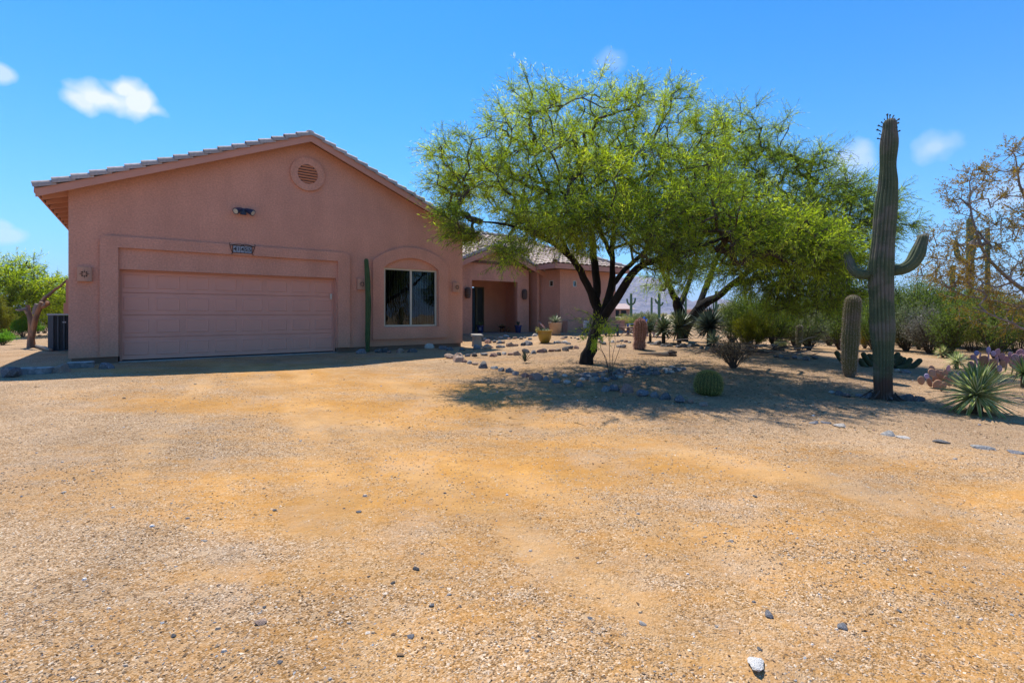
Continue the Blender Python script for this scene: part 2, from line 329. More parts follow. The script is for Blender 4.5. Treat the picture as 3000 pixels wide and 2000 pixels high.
def ground_sheet():
    n = 270
    u = np.linspace(-1, 1, n); gx = np.sign(u)*(np.exp(np.abs(u)*9.0)-1)/(math.exp(9.0)-1)*7000
    gx = np.where(np.abs(gx) < 30, gx, gx)
    xs = gx; ys = gx+6
    X, Y = np.meshgrid(xs, ys)
    Z = terrain(X, Y)+bumps(X, Y)*np.exp(-np.hypot(X, Y-6)/60)
    V = np.stack([X, Y, Z], -1).reshape(-1, 3)
    idx = np.arange(n*n).reshape(n, n)
    F = np.stack([idx[:-1, :-1], idx[:-1, 1:], idx[1:, 1:], idx[1:, :-1]], -1).reshape(-1, 4)
    me = bpy.data.meshes.new('ground'); me.from_pydata(V.tolist(), [], F.tolist()); smooth(me)
    return me
def ground_mat():
    m, t, b = base_mat('decomposed_granite', .95, .12)
    L = t.links
    co = N(t, 'ShaderNodeTexCoord'); P = co.outputs['Object']
    def noi(scale, detail=4, rough=.5, vec=P, **k):
        n = N(t, 'ShaderNodeTexNoise'); n.inputs['Scale'].default_value = scale; n.inputs['Detail'].default_value = detail
        n.inputs['Roughness'].default_value = rough; L.new(vec, n.inputs['Vector']); return n.outputs[0]
    def rng_(v, a, b_, c=0, d=1):
        n = N(t, 'ShaderNodeMapRange'); L.new(v, n.inputs['Value'])
        for k, x in zip(('From Min', 'From Max', 'To Min', 'To Max'), (a, b_, c, d)): n.inputs[k].default_value = x
        return n.outputs[0]
    def mth(op, a, b_=None):
        n = N(t, 'ShaderNodeMath', operation=op)
        for i, v in enumerate((a, b_)):
            if v is None: continue
            if isinstance(v, (int, float)): n.inputs[i].default_value = v
            else: L.new(v, n.inputs[i])
        return n.outputs[0]
    def mix(f, a, b_, bt='MIX'):
        n = N(t, 'ShaderNodeMix', data_type='RGBA', blend_type=bt)
        if isinstance(f, float): n.inputs['Factor'].default_value = f
        else: L.new(f, n.inputs['Factor'])
        for k, v in (('A', a), ('B', b_)):
            if isinstance(v, tuple): n.inputs[k].default_value = (*v, 1)
            else: L.new(v, n.inputs[k])
        return n.outputs['Result']
    # gravel: small cells of mixed colour over dirt
    vo = N(t, 'ShaderNodeTexVoronoi'); vo.inputs['Scale'].default_value = 115; L.new(P, vo.inputs['Vector'])
    sep = N(t, 'ShaderNodeSeparateColor'); L.new(vo.outputs['Color'], sep.inputs[0])
    chip = ramp(t, [(0, (.08, .045, .02)), (.2, (.25, .145, .07)), (.5, (.41, .25, .125)), (.8, (.54, .365, .215)), (1, (.78, .63, .47))])
    chip.color_ramp.interpolation = 'LINEAR'; L.new(sep.outputs[0], chip.inputs[0])
    vo2 = N(t, 'ShaderNodeTexVoronoi'); vo2.inputs['Scale'].default_value = 33; L.new(P, vo2.inputs['Vector'])
    sep2 = N(t, 'ShaderNodeSeparateColor'); L.new(vo2.outputs['Color'], sep2.inputs[0])
    grav = mix(rng_(sep2.outputs[0], .80, .9), chip.outputs[0], (.50, .34, .20))
    # driveway dust, drawn out along the wheel direction (garage to lower right)
    mp = N(t, 'ShaderNodeMapping'); mp.inputs['Rotation'].default_value = (0, 0, R(45)); mp.inputs['Scale'].default_value = (.30, 1.35, 1)
    L.new(P, mp.inputs[0])
    fine = noi(9, 5, .65)
    dn = noi(.55, 6, .62, mp.outputs[0])
    dust_c = mix(rng_(noi(3, 5, .6), .35, .65), (.50, .235, .042), (.58, .30, .075))
    dust_c = mix(rng_(fine, .3, .75), dust_c, (.42, .21, .065))
    sx = N(t, 'ShaderNodeSeparateXYZ'); L.new(P, sx.inputs[0])
    # distance from the drive's middle line
    ax = mth('ADD', mth('MULTIPLY', sx.outputs[0], .80), mth('MULTIPLY', sx.outputs[1], .60))
    band = rng_(mth('ABSOLUTE', mth('SUBTRACT', ax, 3.4)), 5.6, 1.0)
    far = rng_(sx.outputs[1], 15, 11)
    right = rng_(mth('ADD', sx.outputs[0], mth('MULTIPLY', sx.outputs[1], .55)), 8.4, 6.0)
    dmask = mth('MULTIPLY', mth('MULTIPLY', band, far), right)
    thr = rng_(dmask, 0, 1, .64, .43)
    df = mth('SUBTRACT', mth('ADD', dn, mth('ADD', mth('MULTIPLY', mth('SUBTRACT', fine, .5), .42), mth('MULTIPLY', mth('SUBTRACT', noi(45, 3, .6), .5), .22))), thr)
    df = N(t, 'ShaderNodeClamp').inputs and df
    # wheel tracks sweeping out of the garage: compacted, smoother strips
    wob = mth('MULTIPLY', mth('SUBTRACT', noi(.35, 3), .5), 1.1)
    def track(ca, sa, c, wdt):
        d = mth('ADD', mth('ADD', mth('MULTIPLY', sx.outputs[0], ca), mth('MULTIPLY', sx.outputs[1], sa)), wob)
        return rng_(mth('ABSOLUTE', mth('SUBTRACT', d, c)), wdt, wdt*.35)
    tr_ = None
    for args in ((.71, .70, 3.1, .30), (.71, .70, 4.75, .34), (.80, .60, 2.0, .24), (.92, .39, .1, .26), (.92, .39, -1.55, .26)):
        v_ = track(*args); tr_ = v_ if tr_ is None else mth('MAXIMUM', tr_, v_)
    tr_ = mth('MULTIPLY', mth('MULTIPLY', tr_, far), rng_(noi(.6, 5, .6), .35, .6))
    df = mth('ADD', df, mth('MULTIPLY', tr_, .10))
    dustf = rng_(df, -.10, .12, 0, .93)
    spots = mth('MULTIPLY', rng_(noi(1.9, 7, .7, mp.outputs[0]), .57, .66), rng_(noi(14, 4, .6), .35, .6, .3, 1))
    dust_c = mix(mth('MULTIPLY', spots, .75), dust_c, (.40, .175, .025))
    col = mix(dustf, grav, dust_c)
    col = mix(mth('MULTIPLY', mth('MULTIPLY', spots, dmask), .45), col, (.50, .235, .05))
    gp = rng_(noi(1.1, 7, .7), .52, .64)
    col = mix(mth('MULTIPLY', gp, .30), col, (.46, .36, .27))
    # paler, greyer yard gravel off the drive and beyond
    tanw = mix(rng_(noi(.35, 5), .35, .65), (.52, .34, .195), (.44, .275, .145))
    col = mix(mth('MULTIPLY', rng_(dmask, .6, 0), .36), col, tanw)
    col = mix(mth('MULTIPLY', tr_, .30), col, (.60, .42, .25))
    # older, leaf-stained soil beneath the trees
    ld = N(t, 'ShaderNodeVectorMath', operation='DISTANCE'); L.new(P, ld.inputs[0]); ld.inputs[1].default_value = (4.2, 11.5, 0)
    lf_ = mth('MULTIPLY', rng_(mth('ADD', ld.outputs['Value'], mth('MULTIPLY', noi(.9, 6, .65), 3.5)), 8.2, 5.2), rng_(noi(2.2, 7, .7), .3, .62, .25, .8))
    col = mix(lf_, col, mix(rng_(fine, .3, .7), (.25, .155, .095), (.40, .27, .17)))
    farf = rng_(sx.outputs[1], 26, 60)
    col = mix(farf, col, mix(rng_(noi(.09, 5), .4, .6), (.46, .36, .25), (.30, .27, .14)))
    patch = rng_(noi(.8, 8, .65), .3, .7, .76, 1.16)
    h = N(t, 'ShaderNodeHueSaturation'); L.new(col, h.inputs['Color']); L.new(patch, h.inputs['Value'])
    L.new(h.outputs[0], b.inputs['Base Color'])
    hgt = mth('ADD', mth('MULTIPLY', rng_(vo.outputs['Distance'], 0, .6, 1, 0), rng_(dustf, 0, 1, 1, .15)), mth('MULTIPLY', noi(28, 6, .7), .9))
    bp = N(t, 'ShaderNodeBump'); bp.inputs['Strength'].default_value = .75; bp.inputs['Distance'].default_value = .012
    L.new(hgt, bp.inputs['Height']); 
    bp2 = N(t, 'ShaderNodeBump'); bp2.inputs['Strength'].default_value = .5; bp2.inputs['Distance'].default_value = .06
    L.new(noi(3.5, 5, .6), bp2.inputs['Height']); L.new(bp.outputs[0], bp2.inputs['Normal']); L.new(bp2.outputs[0], b.inputs['Normal'])
    return m
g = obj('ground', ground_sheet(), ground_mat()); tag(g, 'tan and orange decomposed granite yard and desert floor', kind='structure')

# loose chips near the camera
def gravel():
    n = 46000
    y = 1.3+ (rng.random(n)**1.7)*8.5; x = (rng.random(n)*2-1)*y*1.08
    s = rng.uniform(.0025, .0065, n)*(1+.06*y)
    big = rng.random(n) < .02; s[big] *= 1.7
    z = terrain(x, y)+bumps(x, y)+s*.15
    keep = np.ones(n, bool)
    nP = -UY*x+UX*y; keep &= nP < 14
    # bare dusty drifts stay clear of chips
    f = np.sin(1.3*x+2.1*y+np.sin(2*x))*np.sin(.9*y-1.7*x+1.2*np.sin(1.1*y)); keep &= ~((f > .35) & (rng.random(n) < .8))
    x, y, z, s = x[keep], y[keep], z[keep], s[keep]; n = len(x)
    base = np.array([[1, 0, 0], [0, 1, 0], [-1, 0, 0], [0, -1, 0], [0, 0, 1.0], [0, 0, -1]])
    a = rng.random(n)*6.283; ca, sa = np.cos(a), np.sin(a)
    sc = np.stack([s*rng.uniform(.8, 1.9, n), s*rng.uniform(.6, 1.1, n), s*rng.uniform(.3, .75, n)], -1)
    V = base[None]*sc[:, None, :]+rng.normal(size=(n, 6, 3))*s[:, None, None]*.18
    V = np.stack([V[..., 0]*ca[:, None]-V[..., 1]*sa[:, None], V[..., 0]*sa[:, None]+V[..., 1]*ca[:, None], V[..., 2]], -1)
    V += np.stack([x, y, z], -1)[:, None]
    tri = np.array([[0, 1, 4], [1, 2, 4], [2, 3, 4], [3, 0, 4]])
    T = V[:, tri].reshape(-1, 3, 3)
    me = quads('gravel', T, np.repeat(rng.random(n), 4), 3)
    m, t, b = base_mat('gravel_chip', .85, .2)
    at = N(t, 'ShaderNodeAttribute', attribute_name='tint')
    r = ramp(t, [(0, (.11, .065, .04)), (.2, (.29, .18, .095)), (.5, (.48, .32, .19)), (.8, (.62, .46, .31)), (.96, (.70, .57, .43)), (.98, (.28, .28, .29))])
    t.links.new(at.outputs['Fac'], r.inputs[0]); t.links.new(r.outputs[0], b.inputs['Base Color'])
    o = obj('gravel', me, m); tag(o, 'loose tan gravel chips scattered over the driveway', 'gravel', kind='stuff')
gravel()

# distant mountain and low hills
def hill(name, D, prof, depth, label, c1, c2, seed):
    """prof: list of (px, py) skyline; a solid ridge of real depth at distance D"""
    px = np.linspace(prof[0][0], prof[-1][0], 110); py = np.interp(px, [p[0] for p in prof], [p[1] for p in prof])
    rows = 26; V = []
    for j in range(rows):
        t = j/(rows-1); env = math.sin(math.pi*min(1, t*1.0)) if j < rows else 0
        for i in range(len(px)):
            x = (px[i]-CX)/FPX*D; H = (HY-py[i])/FPX*D
            yy = D-depth/2+depth*t
            nzv = noise.fractal(Vector((x/depth*5, yy/depth*5, seed)), 1, 2, 5)
            z = H*env*(1+.22*nzv*(1-abs(env)**8)) + (14*nzv if 0 < j < rows-1 else 0)
            V.append((x, yy, max(z, -2)))
    n = len(px); F = [(j*n+i, j*n+i+1, (j+1)*n+i+1, (j+1)*n+i) for j in range(rows-1) for i in range(n-1)]
    mb = MB(); mb.add(V, F); me = mb.mesh(name)
    smooth(me, 25)
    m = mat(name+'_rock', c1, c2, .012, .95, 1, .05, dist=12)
    o = obj(name, me, m); tag(o, label, kind='structure')
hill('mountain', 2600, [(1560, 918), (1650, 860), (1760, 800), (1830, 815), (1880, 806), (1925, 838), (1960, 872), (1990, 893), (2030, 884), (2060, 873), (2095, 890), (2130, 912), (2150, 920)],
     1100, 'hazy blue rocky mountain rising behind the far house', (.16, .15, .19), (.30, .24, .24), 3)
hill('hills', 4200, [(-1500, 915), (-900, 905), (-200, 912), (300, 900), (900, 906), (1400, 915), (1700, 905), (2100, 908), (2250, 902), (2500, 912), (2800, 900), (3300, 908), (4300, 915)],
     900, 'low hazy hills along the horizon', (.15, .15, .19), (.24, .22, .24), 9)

# ================================================================ THE HOUSE (local x = along the garage front, y = back into the plot)
P0 = Vector((-9.07, 11.5, 0)); TH = math.atan2(UY, UX)
def HW(s, q, z=0): return Vector((P0.x+UX*s-UY*q, P0.y+UY*s+UX*q, z))
house = thing('house', 'single-storey pink stucco house with clay tile roof, wide gabled garage front and recessed porch', 'house', P0, TH)
SL = .4145
def top(s): return 3.84+SL*(min(s, 9.186-(s+.886)+(-.0))+.886) if False else 5.94-SL*abs(s-4.15)
F = lambda a, b, d: (a, d, b)
def hpart(name, mb, m, parent=house, sm=None, label=None):
    me = mb.mesh(name) if isinstance(mb, MB) else mb
    if sm: smooth(me, sm)
    o = obj(name, me, m, parent)
    if label: o['label'] = label
    return o
w = MB()
w.prism([(-.886, .11), (0, .11), (0, top(0)), (-.886, top(-.886))], 0, .2, F)
w.prism([(0, 2.13), (4.94, 2.13), (4.94, top(4.94)), (4.15, top(4.15)), (0, top(0))], 0, .2, F)
w.prism([(4.94, .11), (6.39, .11), (6.39, top(6.39)), (4.94, top(4.94))], 0, .2, F)
w.prism([(6.39, .11), (8.21, .11), (8.21, .70), (6.39, .70)], 0, .2, F)
w.prism([(6.39, 2.52), (8.21, 2.52), (8.21, top(8.21)), (6.39, top(6.39))], 0, .2, F)
w.prism([(8.21, .11), (9.186, .11), (9.186, top(9.186)), (8.21, top(8.21))], 0, .2, F)
w.box(-.886, -.686, .2, 9.6, .11, 3.83); w.box(8.986, 9.186, .2, 9.6, .11, 3.83)
w.prism([(-.886, .11), (9.186, .11), (9.186, top(9.186)), (4.15, top(4.15)), (-.886, top(-.886))], 9.6, 9.8, F)
hpart('garage_wall', w, M['stucco'])
pl = MB(); pl.box(-.84, -.03, .04, .19, -.3, .108); pl.box(4.98, 9.14, .04, .19, -.3, .108); pl.box(-.84, -.7, .19, 9.6, -.3, .108); pl.box(9.0, 9.14, .19, 9.6, -.3, .108)
hpart('foundation', pl, M['plinth'])
th = MB(); th.box(-.02, 4.96, -.03, .3, -.2, -.012); hpart('threshold', th, M['concrete'])
def arcpts(cx, cz, r, a0, a1, n=6): return [(cx+r*math.cos(R(a0+(a1-a0)*i/n)), cz+r*math.sin(R(a0+(a1-a0)*i/n))) for i in range(n+1)]
# raised band round the garage opening
for poly in [[(-.35, .12), (-.35, 2.62), (-.02, 2.62), (-.02, .12)], [(4.97, .12), (4.97, 2.62), (5.32, 2.62), (5.32, .12)]]:
    pass
b = MB()
bd = [(-.35, .12)]+[(-.35+.16-.16*math.cos(R(a)), 2.72+.16*math.sin(R(a))) for a in range(0, 91, 15)]+[(5.16+.16*math.sin(R(a)), 2.72+.16*math.cos(R(a))) for a in range(0, 91, 15)]+[(5.32, .12), (4.97, .12), (4.97, 2.62), (-.02, 2.62), (-.02, .12)]
b.prism(bd, -.075, -.001, F)
hpart('door_surround', b, M['stucco'])
def ring(outer, inner, d0, d1):
    n = len(outer); m = MB()
    vs = [F(*p, d0) for p in outer]+[F(*p, d0) for p in inner]+[F(*p, d1) for p in outer]+[F(*p, d1) for p in inner]
    fs = []
    for i in range(n):
        j = (i+1) % n
        fs += [(i, j, n+j, n+i), (2*n+i, 3*n+i, 3*n+j, 2*n+j), (i, 2*n+i, 2*n+j, j), (n+i, n+j, 3*n+j, 3*n+i)]
    m.add(vs, fs); return m
def archloop(x0, x1, zb, zs, zp, n=18):
    h = zp-zs; c = (x1-x0)/2; Rr = (c*c+h*h)/(2*h); a = math.asin(c/Rr)
    return [(x0, zb)]+[((x0+x1)/2+Rr*math.sin(-a+2*a*i/n), zp-Rr+Rr*math.cos(-a+2*a*i/n)) for i in range(n+1)]+[(x1, zb)]
hpart('window_surround', ring(archloop(6.01, 8.60, .32, 2.71, 3.20), archloop(6.36, 8.24, .68, 2.52, 2.86), -.075, -.001), M['stucco'])
# round gable vent
vc = (4.14, 5.0)
circ = lambda r: [(vc[0]+r*math.cos(2*math.pi*i/40), vc[1]+r*math.sin(2*math.pi*i/40)) for i in range(40)]
v = hpart('gable_vent', ring(circ(.46), circ(.27), -.06, -.001), M['stucco'])
bk = MB(); bk.prism([(vc[0]+.275*math.cos(2*math.pi*i/24), vc[1]+.275*math.sin(2*math.pi*i/24)) for i in range(24)], -.012, -.002, F)
hpart('vent_dark_disc', bk, M['dark'], v)  # dark disc on the solid wall paints the shade behind the louvres
for i in range(7):
    z = vc[1]-.225+i*.075; hw = math.sqrt(max(.27**2-(z-vc[1])**2, .01))*.985
    s = MB(); s.box(-hw, hw, -.03, .03, -.006, .006, Matrix.Translation((vc[0], -.035, z)) @ Matrix.Rotation(R(-38), 4, 'X'))
    hpart('louvre', s, M['trim'], v)
# garage door
d = MB()
for k in range(4): d.box(.0, 4.94, .17, .205, .022+k*.527, .527+k*.527+.010)
d.box(0, 4.94, .206, .22, 0, 2.13)
gd = hpart('garage_door', d, M['door'])
sl_ = MB(); sl_.box(.02, 4.92, .172, .2, -.011, .018); hpart('bottom_seal', sl_, M['black'], gd)
pan = MB(); pw, ph = .245, .165
pan.add([(-pw, 0, -ph), (pw, 0, -ph), (pw, 0, ph), (-pw, 0, ph), (-pw+.02, -.010, -ph+.02), (pw-.02, -.010, -ph+.02), (pw-.02, -.010, ph-.02), (-pw+.02, -.010, ph-.02),
         (-pw+.045, -.004, -ph+.045), (pw-.045, -.004, -ph+.045), (pw-.045, -.004, ph-.045), (-pw+.045, -.004, ph-.045)],
        [(0, 1, 5, 4), (1, 2, 6, 5), (2, 3, 7, 6), (3, 0, 4, 7), (4, 5, 9, 8), (5, 6, 10, 9), (6, 7, 11, 10), (7, 4, 8, 11), (8, 9, 10, 11)])
pme = pan.mesh('door_panel')
for r_ in range(4):
    for c in range(8): obj('door_panel', pme, M['door'], gd, (.31+c*.617, .169, .280+r_*.527))
tr = MB(); tr.box(-.0, .045, .13, .168, 0, 2.13); tr.box(4.895, 4.94, .13, .168, 0, 2.13); tr.box(.046, 4.894, .13, .168, 2.085, 2.13)
hpart('door_trim', tr, M['trim'])
lk = MB(); lk.box(4.80, 4.85, .10, .129, 1.52, 1.68); hpart('door_sensor', lk, M['frame'])
# sliding window with vertical blinds
fr = MB(); x0, x1, z0, z1 = 6.392, 8.208, .702, 2.518
for bx in ((x0, x1, z0, z0+.05), (x0, x1, z1-.05, z1), (x0, x0+.05, z0+.05, z1-.05), (x1-.05, x1, z0+.05, z1-.05), (7.27, 7.33, z0+.05, z1-.05)):
    fr.box(bx[0], bx[1], .03, .10, bx[2], bx[3])
wn = hpart('window', fr, M['frame'])
def glass_mat(name='window_glass'):
    m = bpy.data.materials.new(name); m.use_nodes = True; t = m.node_tree; t.nodes.clear()
    tr = N(t, 'ShaderNodeBsdfTransparent'); tr.inputs[0].default_value = (.62, .68, .66, 1)
    gl = N(t, 'ShaderNodeBsdfGlossy'); gl.inputs['Roughness'].default_value = .015; gl.inputs[0].default_value = (.9, .95, 1, 1)
    n = N(t, 'ShaderNodeTexNoise'); n.inputs['Scale'].default_value = 2.2
    c = N(t, 'ShaderNodeTexCoord'); t.links.new(c.outputs['Object'], n.inputs['Vector'])
    bp = N(t, 'ShaderNodeBump'); bp.inputs['Strength'].default_value = .25; bp.inputs['Distance'].default_value = .01; t.links.new(n.outputs[0], bp.inputs['Height'])
    t.links.new(bp.outputs[0], gl.inputs['Normal'])
    f = N(t, 'ShaderNodeFresnel'); f.inputs[0].default_value = 1.42
    mx = N(t, 'ShaderNodeMixShader'); t.links.new(f.outputs[0], mx.inputs[0]); t.links.new(tr.outputs[0], mx.inputs[1]); t.links.new(gl.outputs[0], mx.inputs[2])
    o = N(t, 'ShaderNodeOutputMaterial'); t.links.new(mx.outputs[0], o.inputs[0]); return m
M['glass'] = glass_mat()
M['darkglass'] = mat('dark_glass', (.03, .03, .02), (.015, .015, .012), 2, .35, spec=.3)
p1 = MB(); p1.box(x0+.05, 7.27, .06, .066, z0+.05, z1-.05); hpart('pane', p1, M['glass'], wn)
p2 = MB(); p2.box(7.33, x1-.05, .075, .081, z0+.05, z1-.05); hpart('pane', p2, M['glass'], wn)
sl = MB(); sl.box(-.042, .042, -.0012, .0012, 0, 1.7); slm = sl.mesh('blind_slat')
for i in range(20):
    s_ = 6.46+i*.089; a = R(random.uniform(52, 80) if s_ > 7.3 else random.uniform(60, 88))
    obj('blind_slat', slm, M['blind'], wn, (s_, .20+random.uniform(-.008, .008), .76), (0, 0, a))
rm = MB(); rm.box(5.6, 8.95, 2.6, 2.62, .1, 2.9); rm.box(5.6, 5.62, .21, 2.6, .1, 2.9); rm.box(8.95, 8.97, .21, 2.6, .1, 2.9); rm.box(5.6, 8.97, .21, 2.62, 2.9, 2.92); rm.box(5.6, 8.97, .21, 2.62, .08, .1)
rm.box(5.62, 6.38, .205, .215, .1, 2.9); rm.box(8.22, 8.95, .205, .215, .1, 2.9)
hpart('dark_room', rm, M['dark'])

# ---- garage roof
rf = MB(); QF, QB = -.35, 10.0
SE = 5.52
for sg in (-1, 1):
    a0, a1 = 4.15, 4.15+sg*SE
    rf.prism([(a0, 5.945), (a1, 5.945-SL*SE), (a1, 5.945-SL*SE+.07), (a0, 6.015)], QF+.03, QB, F)
roof = hpart('roof', rf, M['soffit'])
fb = MB()
for sg in (-1, 1):
    a0, a1 = 4.15, 4.15+sg*(SE+.0)
    fb.prism([(a0, 5.83), (a1, 5.83-SL*SE), (a1, 5.83-SL*SE+.17), (a0, 6.03)], QF-.012, QF+.028, F)
hpart('rake_board', fb, M['trim'], roof)
eb = MB(); eb.box(4.15-SE-.03, 4.15-SE, QF+.03, QB, 5.945-SL*SE-.02, 5.945-SL*SE+.075); hpart('eave_board', eb, M['trim'], roof)
rt = MB(); rt.prism([(-1.33, 5.944-SL*5.48-.10), (-.888, 5.944-SL*5.038-.14), (-.888, 5.944-SL*5.038-.002), (-1.33, 5.944-SL*5.48-.002)], 0, .045, F)
rtm = rt.mesh('rafter_tail')
for i in range(16): obj('rafter_tail', rtm, M['trim'], roof, (0, .12+i*.61, 0))
# barrel tiles
def barrel(wd=.30, ln=.40, hgt=.075, th=.022, seg=6, full=False):
    m = MB(); a_ = 1.0 if not full else 1.25
    def arc(y, k, off):
        out = []
        for i in range(seg+1):
            a = math.pi*(.5-a_/2*1.0)+math.pi*a_*i/seg if full else math.pi*i/seg
            out.append((-math.cos(a)*(wd/2-off)*k, y, math.sin(a)*(hgt-off)*k+(0 if not full else 0)))
        return out
    lo, hi, inn = arc(0, 1.0, 0), arc(ln, .86, 0), arc(0, 1.0, th)
    inn = [(x, y+.001, max(z, -.02)) for x, y, z in inn]
    n = seg+1
    m.add(lo+hi+inn, [(i, i+1, n+i+1, n+i) for i in range(seg)]+[(2*n+i, 2*n+i+1, i+1, i) for i in range(seg)])
    return m
ctile = barrel(.27, .385, .15, .025, 8); cme = smooth(ctile.mesh('rake_tile'), 40)
def basis(x, y, z, o): 
    m = Matrix((x, y, z)).transposed().to_4x4(); m.translation = o; return m
def place(me, mtx, m, parent, name):
    o = bpy.data.objects.new(name, me); COL.objects.link(o); o.parent = parent
    if not me.materials: me.materials.append(m)
    o.matrix_local = mtx; return o
nslope = 18; th_ = math.atan(SL)
for sg in (-1, 1):
    upv = Vector((-sg*math.cos(th_), 0, math.sin(th_))); acr = Vector((0, sg*1.0, 0))
    nor = acr.cross(upv) 
    if nor.z < 0: acr = -acr; nor = -nor
    L_ = SE/math.cos(th_); st = L_/nslope
    for i in range(nslope):
        dd = L_-i*st+.03
        base = Vector((4.15+sg*dd*math.cos(th_), QF+.07, 6.015-dd*math.sin(th_)))+nor*(.015)
        up2 = (upv+nor*random.uniform(-.125, -.10)).normalized(); n2 = acr.cross(up2)
        j = random.uniform(-.006, .006)
        place(cme, basis(acr, up2, n2, base+nor*(.004+j)), M['tile'], roof, 'rake_tile')
rg = MB(); rg.lathe([(.13, 0), (.135, .06), (.10, .12), (.04, .145)], 12, (4.15, QF+.1, 6.02)); hpart('ridge_cap', rg, M['tile'], roof)
def tile_field(origin, along, up, poly_test, nx, ny, wd=.29, ex=.33):
    """list of matrices (in house space) for a field of barrel tiles"""
    along = Vector(along).normalized(); up = Vector(up).normalized(); nor = along.cross(up).normalized()
    if nor.z < 0: along = -along; nor = along.cross(up)
    out = []
    for j in range(ny):
        for i in range(nx):
            c = Vector(origin)+along*(wd*(i+.5))*(1 if True else -1)+up*(ex*j)
            mid = c+up*ex*.5
            if not poly_test(mid): continue
            u2 = (up-nor*.07+along*random.uniform(-.012, .012)).normalized(); n2 = along.cross(u2).normalized()
            out.append(basis(n2.cross(u2)*-1 if False else u2.cross(n2), u2, n2, c+nor*(.035+random.uniform(-.004, .004))))
    return out
K = .4167; kc = math.cos(math.atan(K)); ks = math.sin(math.atan(K))
zM = lambda s, q: min(3.2+K*(q-2.9), 3.2+K*(22.2-s))
zE = lambda s, q: 4.08-K*abs(s-12.84) if q < 7 and s < 15.4 else -9
zW = lambda s, q: 3.3+K*min(q-1.7, s-14.9, 19.7-s) if q > 1.7 else -9
mats = []
mats += [('M', m) for m in tile_field((9.3, 2.9, 3.2), (1, 0, 0), (0, kc, ks), lambda p: p.y < 8.15 and p.x+(p.y-2.9) < 22.1 and p.x < 19.9 and zE(p.x, p.y) < p.z+.04 and zW(p.x, p.y) < p.z+.04 and p.y > 3.3, 46, 18)]
mats += [('E', m) for m in tile_field((9.4, 5.9, 4.08-K*3.44), (0, -1, 0), (kc, 0, ks), lambda p: p.x < 12.8 and p.y > 3.02 and zM(p.x, p.y) < p.z+.04, 14, 12)]
mats += [('W', m) for m in tile_field((14.9, 1.7, 3.3), (1, 0, 0), (0, kc, ks), lambda p: p.x-14.9 > p.y-1.75 and 19.7-p.x > p.y-1.75 and p.y < 4.2, 17, 9)]
mats += [('L', m) for m in tile_field((14.9, 7.5, 3.3), (0, -1, 0), (kc, 0, ks), lambda p: p.y-1.7 > p.x-14.85 and p.x < 17.35 and zM(p.x, p.y) < p.z+.04, 22, 9)]
camL = Vector((.45, -14.64, CAMZ))
mats.sort(key=lambda a: (a[1].translation-camL).length)
tm = barrel(); tme = smooth(tm.mesh('roof_tile'), 40)
NT = 245
for nme, m in mats[:NT]: place(tme, m, M['tile'], roof, 'roof_tile')
rest = MB()
for nme, m in mats[NT:]: rest.add([m @ Vector(v) for v in tm.v], tm.f)
rem = rest.mesh('roof_tiles', False); smooth(rem, 40); o = hpart('roof_tiles', rem, M['tile'], roof); o['kind'] = 'stuff'
dk = MB()
T_ = .10
def slabpoly(pts):
    n = len(pts); dk.add(list(pts)+[(x, y, z-T_) for x, y, z in pts], [tuple(range(n)), tuple(range(2*n-1, n-1, -1))]+[(i, i+n, (i+1) % n+n, (i+1) % n) for i in range(n)])
slabpoly([(9.2, 3.3, 3.2+K*.4), (19.9, 3.3, 3.2+K*.4), (19.9, 5.2, 3.2+K*2.3), (16.95, 8.15, 3.2+K*5.25), (9.2, 8.15, 3.2+K*5.25)])
slabpoly([(9.2, 3.05, 4.08-K*3.64), (12.84, 3.05, 4.08), (12.84, 5.2, 4.08), (9.2, 5.2, 4.08-K*3.64)])
slabpoly([(12.84, 3.05, 4.08), (15.35, 3.05, 4.08-K*2.51), (15.35, 5.2, 4.08-K*2.51), (12.84, 5.2, 4.08)])
slabpoly([(14.9, 1.7, 3.3), (19.7, 1.7, 3.3), (17.3, 4.1, 4.3)])
slabpoly([(14.9, 1.7, 3.3), (17.3, 4.1, 4.3), (17.3, 7.5, 4.3), (14.9, 7.5, 3.3)])
slabpoly([(19.7, 1.7, 3.3), (19.7, 7.5, 3.3), (17.3, 7.5, 4.3), (17.3, 4.1, 4.3)])
slabpoly([(16.95, 8.15, 3.2+K*5.25), (19.9, 5.2, 3.2+K*2.3), (19.9, 11.2, 3.2+K*2.3)])
slabpoly([(9.2, 8.15, 3.2+K*5.25), (16.95, 8.15, 3.2+K*5.25), (19.9, 11.2, 4.1), (19.9, 13.4, 3.2), (9.2, 13.4, 3.2)])
hpart('wing_roof_deck', dk, M['soffit'], roof)
# ridge and rake caps of the entry and wing
def caps(a, b, n, w_=1.0):
    a, b = Vector(a), Vector(b); d_ = (b-a); L_ = d_.length; d_.normalize()
    acr = d_.cross(Vector((0, 0, 1))).normalized(); nor = acr.cross(d_)
    for i in range(n):
        u2 = (d_-nor*.06).normalized(); n2 = acr.cross(u2)
        place(cme, basis(acr, u2, n2, a+d_*(L_/n*i)+nor*.03), M['tile'], roof, 'ridge_tile')
caps((9.3, 8.15, 5.43), (16.95, 8.15, 5.43), 22)
caps((19.8, 5.25, 4.22), (16.95, 8.1, 5.42), 12)
caps((14.85, 1.65, 3.33), (17.3, 4.1, 4.34), 10); caps((17.3, 4.1, 4.34), (17.3, 5.6, 4.34), 4); caps((19.7, 1.7, 3.33), (17.3, 4.1, 4.34), 10)
caps((12.84, 3.0, 4.13), (12.84, 4.9, 4.13), 5)
caps((9.6, 3.12, 4.11-K*3.24), (12.84, 3.12, 4.11), 10); caps((15.4, 3.12, 4.11-K*2.56), (12.84, 3.12, 4.11), 8)
fa = MB()
